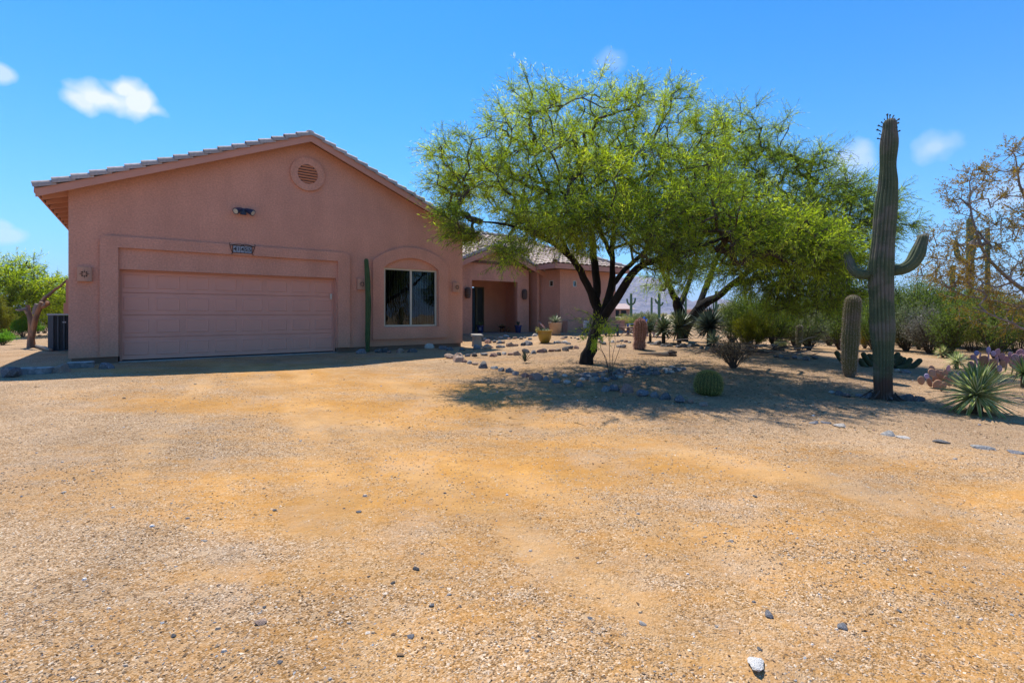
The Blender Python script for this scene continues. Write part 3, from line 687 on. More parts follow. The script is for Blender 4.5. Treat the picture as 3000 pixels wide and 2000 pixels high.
for sg, ln in ((-1, 3.6), (1, 2.56)):
    fa.prism([(12.84, 3.86), (12.84+sg*ln, 3.86-K*ln), (12.84+sg*ln, 4.08-K*ln), (12.84, 4.08)], 3.0, 3.045, F)
fa.box(14.86, 19.74, 1.655, 1.695, 3.10, 3.32); fa.box(14.855, 14.895, 1.70, 3.6, 3.10, 3.32); fa.box(19.705, 19.745, 1.7, 5, 3.10, 3.32)
hpart('fascia', fa, M['trim'], roof)
so = MB(); so.box(14.9, 19.7, 1.70, 2.17, 3.12, 3.16); so.box(14.9, 15.25, 2.17, 3.6, 3.12, 3.16); hpart('soffit', so, M['soffit'], roof)

# ---- entry porch
gE = lambda s: 3.86-K*abs(s-12.84)
pw_ = MB()
pw_.prism([(9.19, .26), (11.66, .26), (11.66, gE(11.66)), (9.19, gE(9.19))], 3.36, 3.56, F)
pw_.prism([(14.08, .26), (14.73, .26), (14.73, gE(14.73)), (14.08, gE(14.08))], 3.36, 3.56, F)
pw_.prism([(11.66, 2.54), (14.08, 2.54), (14.08, gE(14.08)), (12.84, gE(12.84)), (11.66, gE(11.66))], 3.36, 3.56, F)
pw_.box(14.62, 14.73, 3.57, 5.3, .26, 3.0); pw_.box(13.35, 14.62, 5.0, 5.15, .26, 2.7); pw_.box(9.19, 11.65, 5.0, 5.15, .26, 2.7)
pw_.box(11.65, 13.35, 5.0, 5.15, 2.36, 2.7); pw_.box(11.0, 11.15, 3.57, 5.0, .26, 2.7); pw_.box(11.15, 14.62, 3.57, 5.0, 2.66, 2.7)
pw_.box(15.1, 15.24, 3.2, 6.0, .26, 3.12)
hpart('porch_wall', pw_, M['stucco'])
ps = MB(); ps.box(9.2, 15.0, 2.75, 5.2, .0, .262); hpart('porch_floor', ps, M['slab'])
dd_ = MB(); dd_.box(11.72, 12.86, 5.03, 5.10, .27, 2.32)
door = hpart('front_door', dd_, M['bluedoor'])
for (a, b_, c, e) in ((11.85, 12.2, .45, 1.15), (12.38, 12.73, .45, 1.15), (11.85, 12.2, 1.3, 2.15), (12.38, 12.73, 1.3, 2.15)):
    q_ = MB(); q_.box(a, b_, 5.012, 5.028, c, e); hpart('door_panel', q_, M['bluedoor'], door)
kb = MB(); kb.lathe([(.0, 0), (.03, .01), (.03, .04), (0, .05)], 10, (12.80, 5.0, 1.2)); hpart('handle', kb, M['black'], door)
M['olive'] = mat('olive_frame', (.12, .10, .05), (.09, .08, .04), 5, .6)
sf = MB(); sf.box(12.87, 12.97, 4.985, 5.08, .27, 2.36); sf.box(13.28, 13.34, 4.985, 5.08, .27, 2.36); sf.box(12.97, 13.28, 4.985, 5.08, 2.3, 2.36); sf.box(12.97, 13.28, 4.985, 5.08, .27, .34)
sd = hpart('sidelight', sf, M['olive']); sp_ = MB(); sp_.box(12.971, 13.279, 5.02, 5.03, .341, 2.299); hpart('pane', sp_, M['darkglass'], sd)
sb = MB(); sb.box(12.971, 13.279, 5.3, 5.31, .3, 2.4); hpart('curtain', sb, M['olive'], sd)
# ---- wing with four small square windows
ww = MB()
B1, B2, WQ = 15.6, 19.3, 2.18
sqw = [(16.05, 2.50), (16.98, 2.50)]
def wall_with_windows(mb, a, b, wins, z0, z1, fn, hw=.115, hh=.14, t=.18):
    xs = [a]
    for c, z in wins: xs += [c-hw, c+hw]
    xs.append(b)
    for i in range(0, len(xs)-1):
        if i % 2 == 0: mb.prism([(xs[i], z0), (xs[i+1], z0), (xs[i+1], z1), (xs[i], z1)], 0, t, fn)
        else:
            z = wins[i//2][1]
            mb.prism([(xs[i], z0), (xs[i+1], z0), (xs[i+1], z-hh), (xs[i], z-hh)], 0, t, fn)
            mb.prism([(xs[i], z+hh), (xs[i+1], z+hh), (xs[i+1], z1), (xs[i], z1)], 0, t, fn)
def small_window(c, z, fn, hw=.113, hh=.138):
    f_ = MB()
    for (a, b_, c_, e) in ((c-hw, c+hw, z-hh, z-hh+.03), (c-hw, c+hw, z+hh-.03, z+hh), (c-hw, c-hw+.03, z-hh+.03, z+hh-.03), (c+hw-.03, c+hw, z-hh+.03, z+hh-.03)):
        f_.prism([(a, c_), (b_, c_), (b_, e), (a, e)], .0, .05, fn)
    o = hpart('small_window', f_, M['frame'])
    g_ = MB(); g_.prism([(c-hw+.03, z-hh+.03), (c+hw-.03, z-hh+.03), (c+hw-.03, z+hh-.03), (c-hw+.03, z+hh-.03)], .03, .036, fn); hpart('pane', g_, M['glass'], o)
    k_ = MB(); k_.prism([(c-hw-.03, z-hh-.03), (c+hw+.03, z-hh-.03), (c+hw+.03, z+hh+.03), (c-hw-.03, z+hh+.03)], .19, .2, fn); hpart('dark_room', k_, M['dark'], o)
FB = lambda a, b, d: (a, WQ+d, b)
wall_with_windows(ww, B1+.001, B2, [(16.52, 2.50), (17.42, 2.50)], .1, 3.12, FB)
ang = math.atan2(2.18-3.9, 15.6-15.2)
def FA(a, b, d):
    dx, dy = math.cos(ang), math.sin(ang); return (15.2+dx*a-dy*d, 3.9+dy*a+dx*d, b)
LA = math.hypot(.4, 1.72)
wall_with_windows(ww, 0, LA, [(.22, 2.50), (1.28, 2.50)], .1, 3.12, FA)
ww.box(19.12, 19.3, 2.37, 9, .1, 3.12)
hpart('wing_wall', ww, M['stucco'])
for c in (16.52, 17.42): small_window(c, 2.50, FB)
for c in (.22, 1.28): small_window(c, 2.50, FA)
lw = MB(); lw.box(15.75, 19.6, 1.84, 2.17, 0, .78); hpart('low_wall', lw, M['stucco'])

# ---- fixtures on the walls
def star_sconce(s, z, label):
    t = thing('wall_sconce', label, 'wall light', HW(s, 0, z), TH, 'square sconces across the garage front')
    m = MB(); n = 10
    arc = [(-.125, 0)]+[(-.125+.25*i/n, -.085-.045*math.sin(math.pi*i/n)) for i in range(n+1)]+[(.125, 0)]
    m.prism(arc, -.16, .16, lambda a, b, d: (a, b, d))
    me = m.mesh('shade'); smooth(me, 30); obj('shade', me, M['stucco'], t)
    c = MB()
    for k in range(4):
        a = R(90*k); c.prism([(.03*math.cos(a)-.009*math.sin(a), .03*math.sin(a)+.009*math.cos(a)), (.10*math.cos(a), .10*math.sin(a)), (.03*math.cos(a)+.009*math.sin(a), .03*math.sin(a)-.009*math.cos(a))], -.137, -.120, F)
        a += R(45); c.prism([(.03*math.cos(a), .03*math.sin(a)), (.068*math.cos(a-.35), .068*math.sin(a-.35)), (.068*math.cos(a+.35), .068*math.sin(a+.35))], -.137, -.120, F)
    obj('painted_star_cutout', c, M['dark'], t)  # near-black pieces laid on the face paint the shade inside the star holes
star_sconce(-.61, 1.98, 'square pink wall sconce with star cutout left of the garage door')
star_sconce(5.66, 1.98, 'square pink wall sconce half hidden behind the tall column cactus')
star_sconce(8.90, 1.99, 'square pink wall sconce right of the arched window')
def clay_sconce(s, z, label):
    t = thing('wall_sconce', label, 'wall light', HW(s, 3.36, z), TH, 'rounded clay sconces on the porch piers')
    m = MB(); m.lathe([(.05, -.24), (.10, -.22), (.125, -.1), (.13, .05), (.115, .17), (.06, .22)], 16); 
    me = m.mesh('shade'); smooth(me, 40); o = obj('shade', me, M['lampclay'], t, (0, -.09, 0))
    for k in range(3):
        b_ = MB(); b_.lathe([(.134, -.12+.11*k), (.138, -.11+.11*k), (.134, -.10+.11*k)], 16); obj('band', b_, M['wood'], t, (0, -.09, 0))
clay_sconce(11.40, 2.0, 'brown rounded clay sconce on the left porch pier, next to the garage corner')
clay_sconce(14.42, 2.0, 'brown rounded clay sconce on the right porch pier')
t = thing('floodlight', 'twin-head dark blue floodlight high on the garage wall', 'floodlight', HW(2.54, 0, 3.77), TH)
m = MB(); m.box(-.07, .07, -.05, 0, -.09, .07); obj('mounting_box', m, M['navy'], t)
for sg in (-1, 1):
    a = Vector((sg*.05, -.06, .05)); b_ = Vector((sg*.20, -.20, -.05)); dr = (b_-a).normalized()
    m = MB(); m.tube([a, a+dr*.06, a+dr*.12, b_], [.035, .055, .07, .085], 14, True); me = m.mesh('lamp_head'); smooth(me, 40); h_ = obj('lamp_head', me, M['navy'], t)
    m = MB(); m.tube([b_+dr*.001, b_+dr*.006], [.066, .062], 14, True); obj('lens', m, M['lens'], h_)
# house number plaque 41455
t = thing('house_number_plaque', 'wrought iron plaque with scrolled corners and tiles reading 41455 above the garage door', 'house number', HW(2.51, -.075, 2.765), TH)
m = MB(); fx, fz = .215, .085
for bx in ((-fx-.012, fx+.012, -fz-.012, -fz), (-fx-.012, fx+.012, fz, fz+.012), (-fx-.012, -fx, -fz, fz), (fx, fx+.012, -fz, fz)): m.box(bx[0], bx[1], -.03, 0, bx[2], bx[3])
for i in range(1, 5): m.box(-fx+.086*i-.003, -fx+.086*i+.003, -.028, -.01, -fz, fz)
m.tube([(-.235, -.02, .098), (-.12, -.02, .125), (-.04, -.02, .135), (0, -.02, .115), (.04, -.02, .135), (.12, -.02, .125), (.235, -.02, .098)], .007, 6)
m.tube([(-.03, -.02, .10), (0, -.02, .118), (.03, -.02, .10)], .008, 6)
for sx_ in (-1, 1):
    m.tube([(sx_*.225, -.02, -.09), (sx_*.255, -.02, -.03), (sx_*.28, -.02, .06), (sx_*.285, -.02, .10), (sx_*.30, -.02, .13), (sx_*.29, -.02, .15), (sx_*.27, -.02, .145)], .007, 6)
    m.tube([(sx_*.22, -.02, .095), (sx_*.26, -.02, .09), (sx_*.285, -.02, .105)], .007, 6)
    m.tube([(sx_*.225, -.02, -.085), (sx_*.23, -.02, -.115), (sx_*.25, -.02, -.13), (sx_*.265, -.02, -.118)], .007, 6)
obj('iron_frame', m, M['black'], t)
for i, ch in enumerate('41455'):
    m = MB(); m.box(-.0385, .0385, -.022, -.006, -.083, .083); n_ = obj('number_tile', m, M['number'], t, (-fx+.043+.086*i, 0, 0))
    cu = bpy.data.curves.new('digit', 'FONT'); cu.body = ch; cu.size = .135; cu.align_x = 'CENTER'; cu.align_y = 'CENTER'; cu.extrude = .0015; cu.offset = .002
    ob = bpy.data.objects.new('tmp', cu); COL.objects.link(ob)
    me = bpy.data.meshes.new_from_object(ob.evaluated_get(bpy.context.evaluated_depsgraph_get())); bpy.data.objects.remove(ob)
    me.materials.clear(); dg = obj('digit', me, M['black'], n_, (0, -.0245, 0), (R(90), 0, 0))

# ================================================================ GARAGE SIDE: condenser, stump, kerb blocks
acp = pt(172, 920, 14.9); acz = gz(acp.x, acp.y)
t = thing('air_conditioner', 'dark grey air conditioner condenser standing beside the garage side wall', 'air conditioner', (-13.45, 15.1, acz-.02), TH)
m = MB(); m.box(-.42, -.30, -.42, -.30, .05, 1.08); m.box(.30, .42, -.42, -.30, .05, 1.08); m.box(-.42, -.30, .30, .42, .05, 1.08); m.box(.30, .42, .30, .42, .05, 1.08)
m.box(-.42, .42, -.42, .42, .0, .05)
obj('casing', m, M['acgrey'], t)
m = MB(); m.box(-.38, .38, -.38, .38, .06, 1.07); obj('coil', m, M['acdark'], t)
m = MB(); m.box(-.44, .44, -.44, .44, 1.081, 1.13); obj('lid', m, M['actop'], t)
m = MB(); m.box(-.012, .012, -.425, -.39, .06, 1.07); gm = m.mesh('grille_bar')
for i in range(4): obj('grille_bar', gm, M['acgrey'], t, (-.2+i*.133, 0, 0))
for i in range(4): obj('grille_bar', gm, M['acgrey'], t, (0, -.2+i*.133, 0), (0, 0, R(-90)))
m = MB(); m.box(-.10, -.02, -.43, -.426, .86, .89); obj('badge', m, M['actop'], t)
m = MB(); m.box(-.09, .09, -.02, .10, 1.1, 1.75); m.box(-.13, .10, -.03, .03, .95, 1.2)
o = obj('meter_box', m, M['trim'], None, HW(-.95, 1.2, .15), (0, 0, TH)); tag(o, 'narrow pink electrical box fixed to the garage side wall above the condenser', 'electrical box')

def px_path(pts, D):
    """list of (px, py, extra depth) measured points to world"""
    return [pt(p[0], p[1], D+(p[2] if len(p) > 2 else 0)) for p in pts]
# cut back, bark-stripped stump
sb_ = ground(92, 1018); D = sb_.y
t = thing('tree_stump', 'orange brown bark-stripped dead tree with sawn limbs left of the garage', 'dead tree', sb_)
def rel(ps): return [p-sb_ for p in ps]
m = MB(); m.tube(rel([sb_-Vector((0, 0, .15))]+px_path([(92, 1015), (90, 985), (93, 960), (90, 935), (84, 915), (81, 893)], D)), [.13, .115, .085, .085, .07, .065, .055], 12, True, lambda k, i: 1+.12*math.sin(2*math.pi*k*3+i)+.07*math.sin(2*math.pi*k*7))
m.tube(rel(px_path([(95, 985), (99, 955, -.05), (104, 930, -.08), (114, 905, -.1), (122, 885, -.1)], D)), [.08, .075, .07, .068, .06], 11, True, lambda k, i: 1+.12*math.sin(2*math.pi*k*3+i))
obj('trunk', smooth(m.mesh(), 50), M['deadwood'], t)
for k, (ps, rd) in enumerate([([(82, 918), (74, 905, -.1), (60, 908, -.2), (47, 907, -.2)], [.06, .05, .045, .03]), ([(120, 900), (130, 896, -.1), (138, 890, -.15), (139, 884, -.2)], [.07, .07, .07, .055]),
                              ([(119, 893), (131, 873, .1), (150, 858, .1), (160, 848, .1), (178, 838, .1), (197, 817, .15)], [.06, .055, .045, .04, .03, .02]), ([(108, 890), (103, 905), (100, 920)], [.055, .06, .05])]):
    m = MB(); m.tube(rel(px_path(ps, D)), rd, 9, True, lambda k_, i: 1+.12*math.sin(2*math.pi*k_*3+i)); obj('limb', smooth(m.mesh(), 50), M['greytwig'] if k in (0, 3) else M['deadwood'], t)
lg = ground(100, 1022)
m = MB(); a, b_ = ground(105, 1017), ground(148, 1030); m.tube([a+Vector((0, 0, .05)), (a+b_)/2+Vector((0, 0, .06)), b_+Vector((0, 0, .05))], [.05, .055, .05], 9)
o = obj('log', smooth(m.mesh(), 50), M['log']); tag(o, 'short brown log lying at the foot of the stripped dead tree', 'log')

# rocks
def rock_mesh(seed, flat=.6, rough=.35, sub=2):
    bm = bmesh.new(); bmesh.ops.create_icosphere(bm, subdivisions=sub, radius=.5)
    for v in bm.verts:
        n1 = noise.noise(v.co*1.7+Vector((seed*7.3, 0, 0))); n2 = noise.noise(v.co*4+Vector((0, seed*3.1, 0)))
        v.co *= 1+rough*1.5*n1+rough*.6*n2
        for ax in (Vector((1, .3, .4)), Vector((-.5, .8, .3)), Vector((.1, -.9, .5)), Vector((.2, .1, 1))):     # a few cleaved faces
            ax = (ax+Vector((noise.noise(Vector((seed, 1, 0))), noise.noise(Vector((seed, 2, 5))), 0))*.9).normalized()
            dd = v.co.dot(ax)
            if dd > .30: v.co -= ax*(dd-.30)*.95
        v.co.z *= flat
    me = bpy.data.meshes.new('rock'); bm.to_mesh(me); bm.free(); smooth(me, 20); return me
RM = [rock_mesh(i, f, r) for i, (f, r) in enumerate([(.75, .4), (.6, .35), (.85, .45), (.45, .3), (.7, .5), (.55, .25), (.95, .3), (.65, .6)])]
FLATM = [rock_mesh(20+i, .22, .4) for i in range(3)]
RV = {}
def rock(loc, size, colour, label, group=None, cat='rock', flat=False, rz=None, hs_=1.0, name='rock', v=None, sink=.24, asp=1.0):
    i = random.randrange(3 if flat else 8) if v is None else v
    key = (flat, i, colour)
    if key not in RV: 
        me = (FLATM if flat else RM)[i].copy(); me.materials.append(ROCKS[colour]); RV[key] = me
    me = RV[key]
    o = bpy.data.objects.new(name, me); COL.objects.link(o)
    h = size*(.22 if flat else .65)*hs_
    o.location = (loc[0], loc[1], gz(loc[0], loc[1])+h*(.5-sink)); o.rotation_euler = (random.uniform(-.15, .15), random.uniform(-.15, .15), random.uniform(0, 6.28) if rz is None else rz)
    o.scale = (size*random.uniform(.95, 1.1), size*random.uniform(.7, .95)*asp, size*hs_*random.uniform(.9, 1.1))
    return tag(o, label, cat, group)
ORD = ['first', 'second', 'third', 'fourth', 'fifth', 'sixth', 'seventh', 'eighth', 'ninth', 'tenth', 'eleventh', 'twelfth', 'thirteenth', 'fourteenth', 'fifteenth', 'sixteenth', 'seventeenth', 'eighteenth', 'nineteenth', 'twentieth', 'twenty-first', 'twenty-second', 'twenty-third', 'twenty-fourth', 'twenty-fifth', 'twenty-sixth']
SZ = ['small', 'mid-sized', 'large']
def row(items, where, group, flat=False):
    """items: (px, py base, width px, colour) measured left to right"""
    for k, (px, py, wpx, colr) in enumerate(items):
        p = ground(px+random.uniform(-3, 3), py+random.uniform(-1.5, 1.5)); s = wpx*mpp(p.y)*random.uniform(.95, 1.25)*(.68 if flat else 1)
        rock(p, s, colr, f'{colr} rock, {ORD[k]} from the left in {where}', group, flat=flat, hs_=1.0)
# kerb row of the bed (from the garage corner to the mesquite)
row([(1318, 1049, 32, 'tan'), (1345, 1057, 46, 'tan'), (1367, 1044, 20, 'blue grey'), (1389, 1044, 27, 'dark grey'), (1415, 1042, 27, 'grey'), (1442, 1042, 30, 'reddish'), (1465, 1039, 17, 'dark grey'),
     (1479, 1040, 16, 'pale'), (1492, 1039, 18, 'reddish'), (1513, 1039, 24, 'tan'), (1538, 1034, 25, 'dark grey'), (1562, 1034, 24, 'blue grey'), (1581, 1033, 20, 'reddish'), (1597, 1032, 20, 'dark grey'),
     (1617, 1030, 22, 'reddish'), (1634, 1029, 21, 'tan'), (1652, 1026, 24, 'dark grey'), (1672, 1024, 22, 'dark grey'), (1688, 1023, 17, 'reddish')], 'the row from garage corner to mesquite', 'kerb stones from garage corner to mesquite')
# row running from the corner down to the lower right, along the drive
row([(1361, 1062, 20, 'reddish'), (1378, 1066, 16, 'pale'), (1390, 1069, 18, 'tan'), (1418, 1078, 38, 'dark grey'), (1444, 1081, 20, 'pale'), (1468, 1086, 24, 'grey'), (1490, 1092, 26, 'grey'), (1512, 1097, 22, 'blue grey'),
     (1538, 1101, 26, 'reddish'), (1573, 1110, 36, 'reddish'), (1602, 1114, 22, 'grey'), (1627, 1120, 28, 'blue grey'), (1660, 1125, 26, 'pale'), (1695, 1131, 34, 'grey'), (1775, 1143, 30, 'grey'), (1803, 1143, 38, 'blue grey'),
     (1836, 1147, 44, 'reddish'), (1882, 1160, 40, 'blue grey'), (1917, 1163, 30, 'grey'), (1950, 1170, 38, 'dark grey'), (1988, 1177, 40, 'dark grey'), (2022, 1182, 28, 'tan'), (2064, 1189, 28, 'tan')],
    'the sloping drive-edge row', 'edging rocks of the bed along the drive')
row([(1425, 1021, 26, 'tan'), (1442, 1019, 14, 'reddish'), (1462, 1018, 20, 'grey'), (1474, 1017, 14, 'blue grey'), (1494, 1015, 26, 'tan'), (1515, 1014, 16, 'reddish'), (1533, 1013, 16, 'dark grey'), (1550, 1009, 26, 'blue grey')], 'the row left of the yellow pot', 'short row of stones in front of the porch')
row([(1432, 1005, 28, 'reddish'), (1449, 1004, 16, 'blue grey'), (1461, 1005, 20, 'grey'), (1475, 1007, 18, 'tan')], 'the cluster below the bench top', 'cluster of stones beside the bench')
row([(1420, 995, 13, 'pale'), (1434, 994, 16, 'grey'), (1452, 993, 16, 'tan'), (1468, 994, 15, 'pale'), (1486, 988, 14, 'pale'), (1492, 995, 15, 'reddish'), (1508, 994, 14, 'tan'), (1525, 993, 20, 'grey'), (1536, 990, 14, 'dark grey'), (1551, 995, 18, 'grey'),
     (1566, 985, 16, 'pale'), (1648, 991, 14, 'tan'), (1657, 991, 14, 'dark grey'), (1672, 991, 10, 'dark grey'), (1683, 992, 10, 'grey'), (1694, 996, 12, 'blue grey'), (1706, 990, 9, 'pale')], 'the row before the porch', 'row of stones edging the patio')
row([(1625, 1005, 12, 'pale'), (1637, 1004, 16, 'grey'), (1655, 1006, 20, 'pale'), (1668, 1009, 12, 'grey')], 'the pale cluster right of the yellow pot', 'pale stones right of the yellow pot')
row([(1757, 1003, 20, 'tan'), (1770, 1009, 22, 'grey'), (1792, 1004, 14, 'pale'), (1812, 1018, 16, 'pale'), (1825, 1018, 26, 'grey')], 'the line right of the mesquite trunk', 'stones behind the mesquite trunk')
row([(1797, 1001, 12, 'pale'), (1808, 1003, 12, 'tan'), (1820, 1002, 13, 'dark grey'), (1833, 1003, 14, 'reddish'), (1845, 1005, 12, 'grey'), (1898, 1006, 13, 'grey'), (1910, 1009, 14, 'pale'), (1925, 1011, 24, 'dark grey'), (1933, 1013, 9, 'tan'), (1948, 1014, 14, 'grey'),
     (1965, 1015, 20, 'dark grey'), (1983, 1016, 18, 'dark grey'), (2001, 1018, 22, 'dark grey'), (2022, 1017, 20, 'blue grey'), (2038, 1014, 18, 'grey'), (2055, 1022, 18, 'dark grey'), (2075, 1022, 16, 'grey')], 'the row behind the red barrel cactus', 'rear row of bed stones behind the red barrel cactus')
row([(2270, 1046, 16, 'dark grey'), (2288, 1047, 22, 'grey'), (2305, 1051, 18, 'dark grey'), (2328, 1050, 20, 'blue grey'), (2345, 1052, 18, 'pale'), (2362, 1053, 24, 'blue grey'), (2384, 1051, 20, 'dark grey')], 'the shaded line left of the small cactus', 'shaded stone line near the woodpile')
row([(2437, 1152, 20, 'pale'), (2455, 1158, 24, 'dark grey'), (2480, 1163, 28, 'dark grey'), (2522, 1163, 20, 'blue grey'), (2546, 1165, 30, 'blue grey'), (2570, 1167, 24, 'tan'), (2588, 1168, 20, 'blue grey'), (2606, 1170, 24, 'blue grey'), (2636, 1172, 32, 'dark grey'), (2662, 1174, 30, 'dark grey'), (2692, 1174, 34, 'dark grey'), (2650, 1163, 18, 'grey')],
    'the row at the saguaro foot', 'row of stones at the saguaro foot')
row([(2357, 1234, 18, 'blue grey'), (2385, 1239, 42, 'blue grey'), (2415, 1239, 40, 'blue grey'), (2462, 1248, 60, 'pale'), (2600, 1272, 70, 'grey'), (2650, 1282, 60, 'pale'), (2763, 1298, 58, 'dark grey'), (2868, 1312, 70, 'grey'), (2980, 1328, 60, 'blue grey')],
    'the flat right-hand drive edging', 'flat edging stones at the right drive edge', flat=True)
row([(2630, 1090, 24, 'pale'), (2655, 1091, 20, 'grey')], 'the pair behind the saguaro', 'pair of stones behind the saguaro')
# at the garage wall
row([(910, 1031, 16, 'grey'), (950, 1030, 20, 'dark grey'), (1058, 1036, 34, 'blue grey'), (1105, 1033, 24, 'dark grey'), (1125, 1033, 22, 'dark grey'), (1143, 1033, 18, 'reddish'), (1172, 1032, 28, 'tan'), (1205, 1030, 26, 'dark grey'), (1262, 1020, 26, 'pale'), (1298, 1023, 26, 'blue grey'), (1315, 1026, 22, 'blue grey'), (1355, 1027, 22, 'blue grey'), (1393, 1023, 26, 'blue grey')],
    'the row under the window', 'shaded stones under the arched window')
row([(35, 1105, 60, 'dark grey'), (178, 1092, 44, 'tan'), (205, 1068, 12, 'dark grey'), (310, 1080, 40, 'blue grey')], 'the shade left of the garage door', 'shaded stones left of the garage door')
# cobble bed under the mesquite
CB = 'cobbles heaped in the dry bed in front of the mesquite'
poly = [(1690, 1098), (1750, 1092), (1800, 1085), (1870, 1078), (1960, 1078), (2010, 1072), (2000, 1086), (1950, 1098), (1880, 1100), (1800, 1112), (1760, 1120), (1700, 1108)]
def inside(x, y, P):
    c = False
    for i in range(len(P)):
        (x1, y1), (x2, y2) = P[i], P[i-1]
        if (y1 > y) != (y2 > y) and x < (x2-x1)*(y-y1)/(y2-y1)+x1: c = not c
    return c
cobs = []
while len(cobs) < 120:
    px, py = random.uniform(1600, 2010), random.uniform(1070, 1122)
    if inside(px, py, poly): cobs.append((px, py, random.uniform(.08, .19), random.choice(['grey', 'blue grey', 'dark grey', 'tan', 'pale', 'dark grey', 'blue grey'])))
cobs += [(1655, 1101, .13, 'pale'), (1700, 1098, .12, 'blue grey'), (1740, 1097, .10, 'pale'), (1705, 1112, .13, 'pale'), (1628, 1098, .10, 'grey'), (1600, 1096, .10, 'dark grey')]
cobs.sort(); seen = {}
def ordinal(n):
    ones = ['', 'first', 'second', 'third', 'fourth', 'fifth', 'sixth', 'seventh', 'eighth', 'ninth']
    if n <= 26: return ORD[n-1]
    return {2: 'twenty', 3: 'thirty', 4: 'forty', 5: 'fifty'}[n//10]+'-'+ones[n % 10] if n % 10 else {3: 'thirtieth', 4: 'fortieth', 5: 'fiftieth'}[n//10]
for px, py, sz_, cc in cobs:
    seen[cc] = seen.get(cc, 0)+1; p = ground(px, py)
    rock(p, sz_, cc, f'{ordinal(seen[cc])} {cc} cobble from the left in the heap before the mesquite', CB, 'cobble', name='cobble', hs_=.8)
# decorative cast kerb blocks with the shade of their openings painted as dark discs
def kerb_block(px0, px1, py, label):
    a, b_ = ground(px0, py), ground(px1, py-4); c = (a+b_)/2; L_ = (b_-a).length; an = math.atan2(b_.y-a.y, b_.x-a.x)
    t = thing('kerb_block', label, 'kerb block', (c.x, c.y, gz(c.x, c.y)-.02), an, 'scalloped concrete kerb blocks')
    m = MB(); h = L_/2
    outer = [(h*math.cos(2*math.pi*i/28)*(1+.0*math.cos(2*math.pi*i/14)), .19*math.copysign(abs(math.sin(2*math.pi*i/28))**.6, math.sin(2*math.pi*i/28))) for i in range(28)]
    m.prism(outer, 0, .13, lambda x, y, d: (x, y, d)); obj('block', smooth(m.mesh(), 40), ROCKS['grey'], t)
    for k in (-1, 0, 1):
        m = MB(); m.lathe([(.07, .131), (.085, .14), (.10, .138), (.11, .131)], 16, (0, 0, 0)); obj('scroll', m, ROCKS['pale'], t, (k*h*.5, 0, 0))
        m = MB(); m.lathe([(.066, .1315), (.066, .1325)], 14); obj('painted_hollow', m, M['dark'], t, (k*h*.5, 0, 0))
kerb_block(47, 157, 1096, 'scalloped grey concrete kerb block lying in the shade left of the garage corner')
kerb_block(195, 278, 1078, 'scalloped grey concrete kerb block against the garage corner')

# loose stones on the drive
drv = [(2215, 1958, 66, 'white', 'large white wedge stone at the bottom right of the drive'), (2252, 1808, 42, 'blue grey', 'curved slate-grey stone half sunk in the drive'), (2470, 1845, 36, 'blue grey', 'flat grey-blue stone right of the curved slate stone'),
       (1880, 1827, 28, 'pale', 'small oblong white stone in the lower middle of the drive'), (1265, 1780, 22, 'blue grey', 'flat grey stone left of the lower middle of the drive'), (768, 1825, 40, 'tan', 'pale tan flat stone in the lower left of the drive'),
       (1217, 1669, 28, 'dark grey', 'dark brown chip in the middle of the drive'), (775, 1783, 16, 'blue grey', 'small blue-grey pebble behind the pale tan flat stone'), (601, 1588, 14, 'pale', 'small white pebble on the left of the drive'), (187, 1444, 16, 'pale', 'white chip near the left edge of the drive'),
       (1053, 1502, 20, 'blue grey', 'slim slate chip in the centre of the drive'), (805, 1497, 18, 'blue grey', 'slim slate chip left of the centre of the drive'), (822, 1940, 20, 'blue grey', 'blue-grey pebble near the bottom left edge'), (1205, 1873, 26, 'blue grey', 'blue-grey flat pebble near the bottom centre'),
       (510, 1867, 22, 'dark grey', 'dark slate chip in the lower left gravel'), (1730, 1818, 18, 'blue grey', 'small slate pebble left of the oblong white stone'), (1315, 1745, 18, 'pale', 'small cream pebble right of centre'), (2212, 1457, 18, 'grey', 'small grey pebble on the right of the drive'),
       (2635, 1793, 18, 'grey', 'small grey pebble far right of the drive'), (362, 1168, 12, 'dark grey', 'dark chip on the drive near the garage'), (1150, 1712, 18, 'dark grey', 'dark chip just below the centre of the drive'), (1080, 1690, 14, 'tan', 'rounded tan pebble just below the centre'), (2225, 1903, 20, 'grey', 'grey shard just above the large white stone'),
       (1605, 1250, 0, 'pale', ''), (2100, 1840, 14, 'pale', 'tiny cream pebble between the white stone and the oblong stone'), (640, 1720, 15, 'tan', 'tan pebble in the left gravel'), (2560, 1262, 12, 'reddish', 'small reddish clod beside the flat edging stones')]
for (px, py, w_, c_, lb) in drv:
    if not w_: continue
    p = ground(px, py); rock(p, w_*mpp(p.y)*(1.3 if w_ > 60 else .85), c_, lb, None, 'stone', flat=True, name='stone', hs_=.9 if w_ > 60 else 1.6, sink=-.1 if w_ > 60 else .1, asp=.75 if w_ > 60 else 1)
